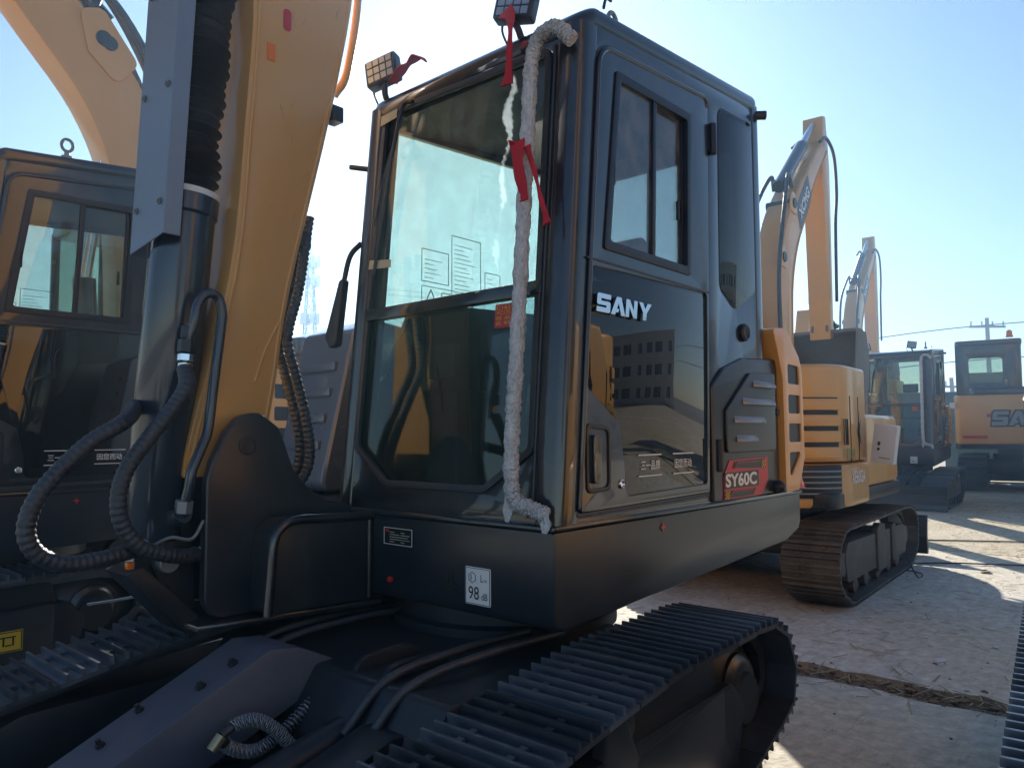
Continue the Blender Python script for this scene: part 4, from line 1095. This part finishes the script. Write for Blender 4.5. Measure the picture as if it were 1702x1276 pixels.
# ------------------------------------------------------------------ yellow excavators of another make
SHOE_B = shoe_mesh(.165, .42, STEELD)
SHOE_C = shoe_mesh(.165, .42, STEEL)
def build_yellow_excavator(P, hw=.92, by=.15, thick=1.0, style=1, muddy=True, boom=True, elbow=False, cab_right=False):
    Y = YELD if style == 1 else YEL
    prof = [(0, .60), (-.9, .60), (-1.22, .585), (-1.40, .47), (-1.45, .33), (-1.38, .16), (-1.15, .03), (-.9, 0), (0, 0), (.9, 0), (1.15, .03), (1.38, .14), (1.45, .31), (1.40, .46), (1.22, .56), (.9, .60)]
    roll = [(x, .11, .075) for x in (-.75, -.4, 0, .4, .75)]
    for y0 in (-.95, .53):
        fr = track(P, prof, y0, .42, SHOE_B if muddy else SHOE_C, .165, STEELD if muddy else BLKM, STEELD if muddy else STEEL, (-1.12, .31, .25), (1.12, .30, .24), roll)
        ys = y0 - .0 if y0 < 0 else y0 + .42
        sg = 1 if y0 > 0 else -1
        prism('side_guard', rp([(-.15, .12), (-.15, .48), (-.03, .52), (.12, .50), (.15, .12)], .03), 'y', ys - sg * .09, ys - sg * .03, STEELD if muddy else BLKM, fr, .01)
        prism('side_guard', rp([(.40, .14), (.40, .46), (.52, .48), (.60, .40), (.60, .14)], .03), 'y', ys - sg * .09, ys - sg * .03, STEELD if muddy else BLKM, fr, .01)
    box('centre_frame', -.7, .7, -.56, .56, .28, .52, BLKM, P, .02)
    lathe('swing_ring', (0, 0, .52), (0, 0, 1), [(0, .46), (.1, .46), (.1, .40), (.2, .40), (.2, .2)], BLKM, P, 32)
    bl = prism('blade', rp([(1.85, .02), (1.93, .02), (1.90, .2), (1.95, .42), (1.90, .42), (1.84, .2)], .01), 'y', -.95, .95, BLKM, P, .004)
    for y in (-.45, .25): prism('blade_arm', [(.6, .45), (1.85, .30), (1.85, .15), (.6, .28)], 'y', y, y + .2, BLKM, P, .008)
    # upper body
    dk = prism('deck', rp([(-1.25, -hw + .03), (1.05, -hw + .03), (1.05, hw), (-1.25, hw)], .12), 'z', .72, .84, BLKM, P, .02)
    plan = rp([(-1.34, -hw, .55), (-.35, -hw, .05), (-.35, hw, .05), (-1.34, hw, .12)], .3, 11)
    z0, z1 = (.72, 1.06) if style == 1 else (.80, 1.64)
    cw = prism('counterweight', plan, 'z', z0, z1, Y, P, .05, 4)
    if style == 1:
        hd = prism('engine_hood', inset(plan, .012), 'z', 1.07, 1.82, Y, P, .30, 10)
        hd.data.polygons.foreach_set('use_smooth', [True] * len(hd.data.polygons))
        # louvred opening wrapping the right rear corner
        arc = [(-1.34, -hw + .75)] + plan[:9]
        def band(off, z0_, z1_, m_, par, nm, bev=.006):
            P0 = [Vector(p) for p in arc]; out = []; inn = []
            for i_, p in enumerate(P0):
                tg = (P0[min(i_ + 1, len(P0) - 1)] - P0[max(i_ - 1, 0)]).normalized()
                nn = Vector((tg.y, -tg.x))
                if nn.dot(p - Vector((-.6, 0))) < 0: nn = -nn
                out.append(tuple(p + nn * off)); inn.append(tuple(p - nn * .03))
            return prism(nm, out + inn[::-1], 'z', z0_, z1_, m_, par, bev)
        band(-.010, 1.10, 1.565, BLKM, hd, 'louvre_recess', 0)
        for k in range(4):
            band(.022, 1.10 + k * .122, 1.188 + k * .122, Y, hd, 'louvre', .012)
        band(.012, .80, 1.05, BLKM, cw, 'corner_vent', .006)
        for k in range(5):
            band(.019, .83 + k * .042, .842 + k * .042, GREY, cw, 'vent_slat', .003)
        for k in range(3):
            box('side_slit', -.93 - k * .05, -.945 - k * .05, -hw + .010, -hw + .016, 1.2, 1.40, BLKP, hd, 0)
        for xx in (-.86, -.62): box('hood_seam', xx, xx - .008, -hw + .008, -hw + .0145, 1.07, 1.58, BLKP, hd, 0)
        sd = (1, 0, 0); up = (0, 0, 1)
        text('model_lettering', 'XE60GA', -.92, -.52, .90, 1.0, (0, -hw, 0), sd, up, WHT, cw, .003, bold=.012)
        decal('side_emblem', [[(-.66, 1.30), (-.56, 1.40), (-.60, 1.30), (-.56, 1.20)], [(-.66, 1.29), (-.60, 1.46), (-.63, 1.30), (-.60, 1.15)]], (0, -hw + .012, 0), sd, up, BLKP, hd, .004)
        text('side_lettering', 'ECO 60', -.98, -.76, 1.10, 1.17, (0, -hw + .012, 0), sd, up, GRNP, hd, .004, bold=.01)
        decal('side_line', [rect(-1.0, -.74, 1.085, 1.09), rect(-1.0, -.995, 1.09, 1.18)], (0, -hw + .012, 0), sd, up, BLKP, hd, .004)
    else:
        hd = prism('engine_hood', rp([(-1.1, -.45), (-.2, -.45), (-.2, .75), (-1.1, .75)], .1), 'z', 1.62, 1.78, BLK, P, .06, 4)
        logo(cw, (-1.34, .42, 1.12), (0, -1, 0), (0, 0, 1), .95, .24, GREY, .004, .02, back=BLKP)
        decal('rear_stripe', [rect(-.86, -.5, 0, .05), rect(-.5, -.38, .36, .42)], (-1.34, 0, .90), (0, -1, 0), (0, 0, 1), REDP, cw, .004)
        box('rear_lamp', -1.30, -1.36, hw - .02, hw + .06, 1.42, 1.52, WHT, cw, .01)
        lathe('beacon', (-.35, .12, 2.70), (0, 0, 1), [(0, .06), (.02, .06), (.03, .05), (.11, .045), (.13, .02)], ORG, P, 16)
    if not cab_right: box('right_tank', -.35, .85, -hw + .02, -.42, .84, 1.45, Y if style == 1 else BLK, P, .06, 3)
    # cab on the left front
    c0, c1 = ((by + .17), hw) if not cab_right else (-hw, by - .17)
    cb = box('cab_base', -.34, 1.0, c0, c1, .84, 1.50, BLK, P, .02)
    for x, y in ((-.32, c0 + .02), (-.32, c1 - .06), (.96, c0 + .02), (.90, c1 - .06)):
        prism('cab_pillar', rp(rect(x, x + .06, y, y + .05), .015), 'z', 1.50, 2.62, BLK, P, .0)
    rf = prism('cab_roof', rp(rect(-.36, 1.02, c0 - .01, c1), .08), 'z', 2.58, 2.68, BLK, P, .035, 3)
    for nm, a in (('cab_pane', (-.325, -.318, c0 + .06, c1 - .07, 1.52, 2.58)), ('cab_pane', (.985, .99, c0 + .06, c1 - .07, 1.2, 2.58)), ('cab_pane', (-.26, .96, c0 + .005, c0 + .01, 1.52, 2.58)), ('cab_pane', (-.26, .90, c1 - .02, c1 - .015, 1.52, 2.58))):
        box(nm, *a, GLS, P, 0)
    if style == 2:
        cm_ = (c0 + c1) / 2
        prism('cab_rear_panel', [(c0 + .02, 1.5), (c1 - .02, 1.5), (c1 - .02, 2.6), (c0 + .02, 2.6)], 'x', -.345, -.327, BLK, P, .004, holes=[rp([(cm_ - .22, 1.9), (cm_ + .30, 1.9), (cm_ + .30, 2.35), (cm_ - .22, 2.35)], .04)])
        prism('cab_side_panel', [(-.33, 1.5), (.25, 1.5), (.25, 2.6), (-.33, 2.6)], 'y', c1 - .014, c1 - .004, BLK, P, .003)
    box('cab_seat', -.1, .35, c0 + .14, c1 - .16, 1.4, 1.55, INT, P, .03)
    box('cab_seat_back', -.15, -.03, c0 + .14, c1 - .16, 1.5, 2.1, INT, P, .03)
    # boom
    if not boom: return P
    t = thick
    def q(x, z): return (.76 + (x - .84) * .72, 1.15 + (z - 1.15) * .95)
    def q3(x, y, z): a_ = q(x, z); return (a_[0], y, a_[1])
    ctr = [tuple(p)[:2] for p in spline([(*q(x_, z_), 0) for x_, z_ in ((.84, 1.15), (.83, 1.7), (.84, 2.5), (.92, 3.05), (1.22, 3.55), (1.75, 4.0), (2.45, 4.55), (3.15, 5.02))], 4)]
    n = len(ctr)
    th = [t * (.15 + .13 * math.sin(math.pi * min(1, (i / (n - 1)) ** .8 * 1.0)) if i < n * .75 else .11 + .02 * (n - i) * .5) for i in range(n)]
    th = [min(h, t * .27) for h in th]
    bo = prism('boom', profile_poly(ctr, th), 'y', by - .13, by + .13, Y, P, .012, 2)
    for sgn, k in ((1, 1), (-1, -1)):
        edge = profile_poly(ctr, [h - .02 for h in th])
        half = edge[:n] if k == 1 else edge[n:]
        tube('weld_bead', [(x, by - .131, z) for x, z in half], .009, Y, bo, 6, 1)
    decal('boom_sign', [[q(1.62, 3.66), q(2.22, 4.16), q(2.06, 4.40), q(1.46, 3.92)]], (0, by - .13, 0), (1, 0, 0), (0, 0, 1), BLKP, bo, .004)
    text('boom_lettering', 'SANY' if style == 2 else 'XCMG', 0, .50, 0, .13, q3(1.66, by - .13, 3.78), Vector((.67, 0, .74)), Vector((-.74, 0, .67)), WHT, bo, .0075, bold=.04)
    if elbow:
        for cx_, cz_, sc_ in ((1.16, 3.78, 1.0), (.74, 2.98, .9)):
            for y in (by - .146, by + .131):
                prism('elbow_plate', rp([(cx_ - .30 * sc_, cz_ - .10 * sc_), (cx_ - .05 * sc_, cz_ + .22 * sc_), (cx_ + .10 * sc_, cz_ + .16 * sc_), (cx_ + .04 * sc_, cz_ - .12 * sc_), (cx_ - .16 * sc_, cz_ - .30 * sc_)], .06), 'y', y, y + .015, Y, bo, .004)
                lathe('elbow_pin', (cx_ - .10 * sc_, y - .012, cz_ - .02), (0, 1, 0), [(0, .05), (.04, .05)], BLKM, bo, 18)
        tube('elbow_hose', [(.50, by + .16, 2.9), (.66, by + .17, 3.45), (.98, by + .17, 3.98), (1.4, by + .16, 4.3), (1.9, by + .15, 4.65)], .03, RUB, bo, 8)
        tube('elbow_hose', [(.52, by + .10, 2.9), (.70, by + .10, 3.50), (1.02, by + .10, 4.05), (1.4, by + .10, 4.38), (1.9, by + .10, 4.72)], .03, RUB, bo, 8)
    for zc, xc in ((3.12, .72), (3.78, 1.10)):
        lathe('boom_pin', (xc, by - .155, zc), (0, 1, 0), [(0, .055), (.31, .055)], BLKM, bo, 16)
        prism('pin_plate', rp([(xc - .16, zc - .10), (xc + .14, zc - .12), (xc + .03, zc + .12), (xc - .08, zc + .12)], .06), 'y', by - .142, by - .131, Y, bo, .004)
    # arm and its cylinder
    ax = q(3.20, 0)[0]; dz_ = -.24
    arm = prism('arm', [(ax - .10, 5.18), (ax + .03, 5.21), (ax + .10, 4.85), (ax + .14, 4.6), (ax + .10, 2.45), (ax - .06, 2.42), (ax - .16, 4.5), (ax - .13, 4.8)], 'y', by - .12, by + .12, Y, P, .012)
    a, b = Vector(q3(1.22, by, 4.12)), Vector((ax - .06, by, 5.12))
    mid = a.lerp(b, .62)
    cyl('arm_cylinder', a, mid, .078 * t ** .5, CYL, P, 18)
    cyl('arm_rod', mid, b, .04, CHR, P, 12)
    cyl('boom_cylinder', (1.05, by, .95), (1.13, by, 2.1), .075, CYL, P, 18)
    cyl('boom_rod', (1.13, by, 2.1), (1.02, by, 2.95), .042, CHR, P, 12)
    for dy, dx in ((-.16, 0), (.16, .03)):
        tube('boom_hose', [(.56 + dx, by + dy, 1.6), (.48 + dx, by + dy, 2.4), (.50 + dx, by + dy, 3.0), (.70, by + dy, 3.62), q3(1.25, by + dy * .6, 4.25), q3(1.4, by + dy * .6, 4.12)], .022, RUB, bo, 8)
        tube('arm_hose', [(ax - .4, by + dy, 4.75), (ax - .12, by + dy, 4.88), (ax + .20, by + dy, 4.75), (ax + .27 + dx, by + dy, 4.3), (ax + .18, by + dy, 3.9), (ax + .14, by + dy, 3.3), (ax + .12, by + dy, 2.9)], .02, RUB, arm, 8)
    cyl('bucket_cylinder', (ax + .13, by, 4.4), (ax + .16, by, 3.4), .05, CYL, arm, 14)
    cyl('bucket_rod', (ax + .16, by, 3.4), (ax + .32, by, 2.62), .028, CHR, arm, 10)
    tube('bucket_link', [(ax + .32, by - .1, 2.62), (ax + .16, by - .1, 2.62)], .03, BLKM, arm, 8)
    pts = [(ax - .02, 2.52), (ax + .30, 2.50), (ax + .42, 2.2), (ax + .34, 1.85), (ax + .05, 1.62)]
    bk = prism('bucket', profile_poly([tuple(p)[:2] for p in spline([(x, z, 0) for x, z in pts], 4)], [.02] * 17), 'y', by - .42, by + .42, SAND, P, .004)
    for y in (by - .44, by + .42):
        prism('bucket_side', rp([(ax - .10, 2.50), (ax + .30, 2.52), (ax + .44, 2.2), (ax + .35, 1.84), (ax + .05, 1.58), (ax - .22, 2.05)], .03), 'y', y, y + .02, SAND, bk, .004)
    for y in (by - .10, by + .07):
        prism('bucket_ear', rp([(ax - .12, 2.50), (ax + .30, 2.50), (ax + .28, 2.66), (ax, 2.72)], .05), 'y', y, y + .03, SAND, bk, .005)
    for k in range(5):
        prism('tooth', [(ax + .03, 1.66), (ax + .11, 1.66), (ax - .08, 1.44)], 'y', by - .40 + k * .185, by - .34 + k * .185, STEEL, bk, .004)
    return P

YG = 'yellow excavators of the other rows'
YAW = R(38)
FY = Vector((math.sin(YAW), math.cos(YAW), 0))
m4 = empty('yellow_excavator', (2.46, 7.18, 0), R(90) - YAW)
tag(m4, 'dusty yellow excavator with louvred hood right behind the black cab', 'excavator', YG)
build_yellow_excavator(m4, by=.22, thick=.82)
m9 = copy_tree(m4); m9.location = (9.3, 20.5, 0); m9.scale = (1.42,) * 3
tag(m9, 'farthest yellow excavator with its boom tip seen above the distant black cab', 'excavator', YG)
m8 = empty('yellow_excavator', loc(-.75, 2.155), PHI + R(6), 1.08)
tag(m8, 'yellow excavator at the lower right edge with only its steel track in view', 'excavator', YG)
build_yellow_excavator(m8, hw=.72, by=.05, muddy=False)
m3 = empty('yellow_excavator', (-2.99, 7.88, 0), PHI, 1.28)
tag(m3, 'yellow excavator whose bent boom rises behind the left black cab roof', 'excavator', YG)
build_yellow_excavator(m3, thick=.82, style=2, elbow=True, cab_right=True, muddy=False)
m6 = empty('yellow_excavator', Vector((10.75, 16.0, 0)) + Vector((math.sin(R(33)), math.cos(R(33)), 0)) * 1.7, R(90 - 33), 1.27)
tag(m6, 'big yellow excavator seen from behind with letters on its counterweight and an orange beacon', 'excavator', YG)
build_yellow_excavator(m6, hw=.98, by=-.22, style=2, muddy=False, boom=False)

# white carton left on the hood side of the yellow machine
ct = prism('carton', [(0, 0), (.17, 0), (.17, .16), (0, .16)], 'z', 0, .31, CARD, None, .004)
ct.matrix_world = Matrix.Translation((2.90, 6.18, 1.06)) @ Matrix.Rotation(R(-35), 4, 'Z') @ Matrix.Rotation(R(8), 4, 'Y')
tag(ct, 'white cardboard carton leaning at the tail of the dusty yellow excavator', 'carton')
decal('carton_print', [rect(.04, .06, .1, .12), rect(.04, .06, .14, .17), rect(.06, .14, .04, .045)], (0, 0, 0), (1, 0, 0), (0, 0, 1), BLKP, ct, .002)

# ------------------------------------------------------------------ far things
def lattice(name, base, h, w, label):
    bm = bmesh.new(); B = Vector(base)
    def leg(sx, sy, t): return B + Vector((sx * w * (1 - .75 * t), sy * w * (1 - .75 * t), h * t))
    cs = ((-1, -1), (1, -1), (1, 1), (-1, 1))
    for c in cs: sweep(bm, [leg(*c, 0), leg(*c, 1)], .045, 5)
    N = 14
    for k in range(N):
        for i in range(4):
            a, b = cs[i], cs[(i + 1) % 4]
            sweep(bm, [leg(*a, k / N), leg(*b, (k + 1) / N)], .025, 4, False)
            sweep(bm, [leg(*b, k / N), leg(*a, (k + 1) / N)], .025, 4, False)
            sweep(bm, [leg(*a, k / N), leg(*b, k / N)], .025, 4, False)
    o = finish(name, bm, INT)
    for t in (.98, .88, .68):
        q = lathe('antenna_platform', B + Vector((0, 0, h * t)), (0, 0, 1), [(0, w * .2), (0, w * .75), (.12, w * .75), (.12, w * .2)], GREY, o, 12)
        for k in range(6):
            a = k * 1.047
            box('antenna_panel', B.x + math.cos(a) * w * .8 - .12, B.x + math.cos(a) * w * .8 + .12, B.y + math.sin(a) * w * .8 - .1, B.y + math.sin(a) * w * .8 + .1, B.z + h * t - .2, B.z + h * t + .6, WHT, o, 0)
    cyl('antenna_mast', B + Vector((0, 0, h)), B + Vector((0, 0, h * 1.12)), .06, GREY, o, 6)
    return tag(o, label, 'tower')
lattice('lattice_tower', (-26.8 * .55, 55, 0), 14.0, .72, 'steel lattice mast far behind, between the boom and the cab')

WOOD = mat('pole_concrete', (.30, .29, .28), .8, var=.15)
def pole(base, h, label, lean=0.0):
    B = Vector(base)
    top = B + Vector((lean * h, 0, h))
    p = cyl('utility_pole', B, top, .16, WOOD, None, 12, .10)
    box('cross_arm', top.x - 1.0, top.x + 1.0, top.y - .06, top.y + .06, top.z - .55, top.z - .43, GREY, p, .01)
    for k in (-.9, -.3, .3, .9):
        cyl('insulator', (top.x + k, top.y, top.z - .43), (top.x + k, top.y, top.z - .18), .05, WHT, p, 8)
    return tag(p, label, 'utility pole', 'poles beyond the yard')
pole((26.5, 42, 0), 7.6, 'tall utility pole standing above the rear cab with orange beacon')
pole((24.0, 41, 0), 4.2, 'short leaning pole in the gap between the two distant black cabs', -.05)
def wire(pts, r, label):
    return tag(tube('power_line', pts, r, RUB, None, 5, 10), label, 'cable', 'overhead lines')
for dz, nm in ((0, 'upper'), (-1.9, 'lower')):
    wire([(8, 52, 6.0 + dz), (17, 47, 6.3 + dz), (26.5, 42, 7.2 + dz), (44, 34, 7.4 + dz), (62, 26, 8 + dz)], .03, nm + ' overhead power line crossing the sky at the right')
for z in (12.6, 12.2):
    wire([(-14.74, 55, z), (-10, 57, z - .3), (-2, 60, z - .3), (14, 66, z + .6)], .02, ('higher' if z > 12.5 else 'slacker') + ' thin line running from the lattice mast')

bd = box('container', 0, 6, 0, 2.4, 0, 2.6, GRN, None, .02)
bd.location = (14.2, 25, 0); bd.rotation_euler = (0, 0, R(-30))
tag(bd, 'dark green container in the gap behind the distant cabs', 'container')
for k in range(14):
    box('container_rib', .25 + k * .41, .40 + k * .41, -.03, .0, .12, 2.48, GRN, bd, .006)

# pale block of flats at the right of the yard: it shows as a reflection in the door
WALL = mat('plaster_wall', (.72, .64, .52), .85, var=.12, vscale=.6)
WIN = mat('window_dark', (.03, .035, .04), .1)
WALLW = mat('white_tile_wall', (.76, .75, .73), .5, var=.05, vscale=.6)
def block(name, org, rz, L, D, floors, label, WALL=WALL):
    r_ = box(name, 0, L, 0, D, 0, floors * 3.1 + .6, WALL, None, .03)
    r_.location = org; r_.rotation_euler = (0, 0, rz)
    for f in range(floors):
        for k in range(int(L / 3.4)):
            x = 1.0 + k * 3.4; z = .95 + f * 3.1
            w_ = box('window', x, x + 1.2 + .6 * ((k * 5 + f * 3) % 3), -.06, .03, z, z + 1.45, WIN, r_, .01)
            box('window_frame', x + .77, x + .83, -.10, -.062, z, z + 1.45, WHT, w_, .005)
            box('window_sill', x - .1, x + 1.7, -.16, .0, z - .1, z - .03, WHT, w_, .01)
            if (k * 3 + f) % 4 < 2: box('balcony', x - .3, x + 1.9, -.9, -.0, z - .75, z - .12, WALL, r_, .02)
    box('parapet', -.15, L + .15, -.15, .25, floors * 3.1 + .55, floors * 3.1 + .85, WALL, r_, .02)
    return tag(r_, label, 'building')
block('apartment_block', (52, 30, 0), R(-78), 26, 10, 3, 'pale plastered block of flats to the right of the yard')
block('warehouse', (-6, 62, 0), R(0), 52, 8, 1, 'long pale warehouse far behind the machines')

# cables lying on the concrete
def cable(pts, label, r=.008):
    return tag(tube('ground_cable', pts, r, RUB, None, 6, 8), label, 'cable', 'cables lying on the ground')
cable([(3.7, 7.5, .012), (4.3, 7.55, .012), (5.4, 7.3, .012), (7.5, 7.2, .012), (10, 6.6, .012)], 'straight dark cable lying across the sunlit ground')
cable([(3.6, 9.0, .05), (4.6, 9.2, .012), (6.5, 8.8, .012), (9, 7.9, .012)], 'farther thin cable stretched across the sunlit ground')
cable([(3.55, 6.95, .2), (3.60, 6.85, .01), (3.72, 7.0, .012), (3.66, 7.2, .012)], 'short bent wire end beside the muddy track', .006)

def scrap(x, y, s_, label, m_):
    bm = bmesh.new()
    vs_ = bmesh.ops.create_icosphere(bm, subdivisions=2, radius=s_)['verts']
    for v in vs_:
        k = random.uniform(.55, 1.25)
        v.co = Vector((v.co.x * k * 1.3, v.co.y * k * .8, max(-.2 * s_, v.co.z * .35 * k)))
    o = finish('scrap', bm, m_, None, 20)
    o.location = loc(x, y, .004 + .07 * s_); o.rotation_euler = (0, 0, random.uniform(0, 6))
    return tag(o, label, 'scrap', 'litter on the concrete')
scrap(-2.95, .43, .045, 'white paper scrap lying just beyond the rubble joint', CARD)
scrap(-3.5, .62, .022, 'small pale crumb on the shaded slab', CARD)
scrap(-6.3, .1, .05, 'brown cardboard bit on the sunlit ground', STRAW)

# ------------------------------------------------------------------ hazy air round everything
bm = bmesh.new()
add_box(bm, (6, 19, 7.6), (66, 57, 8.7))
hz = finish('haze', bm, None, smooth=False)
hm = bpy.data.materials.new('haze_air'); hm.use_nodes = True
nt = hm.node_tree; nt.nodes.clear()
ho = nt.nodes.new('ShaderNodeOutputMaterial'); pv = nt.nodes.new('ShaderNodeVolumePrincipled')
pv.inputs['Color'].default_value = (.40, .66, 1.0, 1)
pv.inputs['Density'].default_value = HAZE_DENSITY
pv.inputs['Anisotropy'].default_value = HAZE_G
nt.links.new(pv.outputs[0], ho.inputs['Volume'])
hz.data.materials.append(hm)
tag(hz, 'pale haze in the air over the yard', kind='stuff')
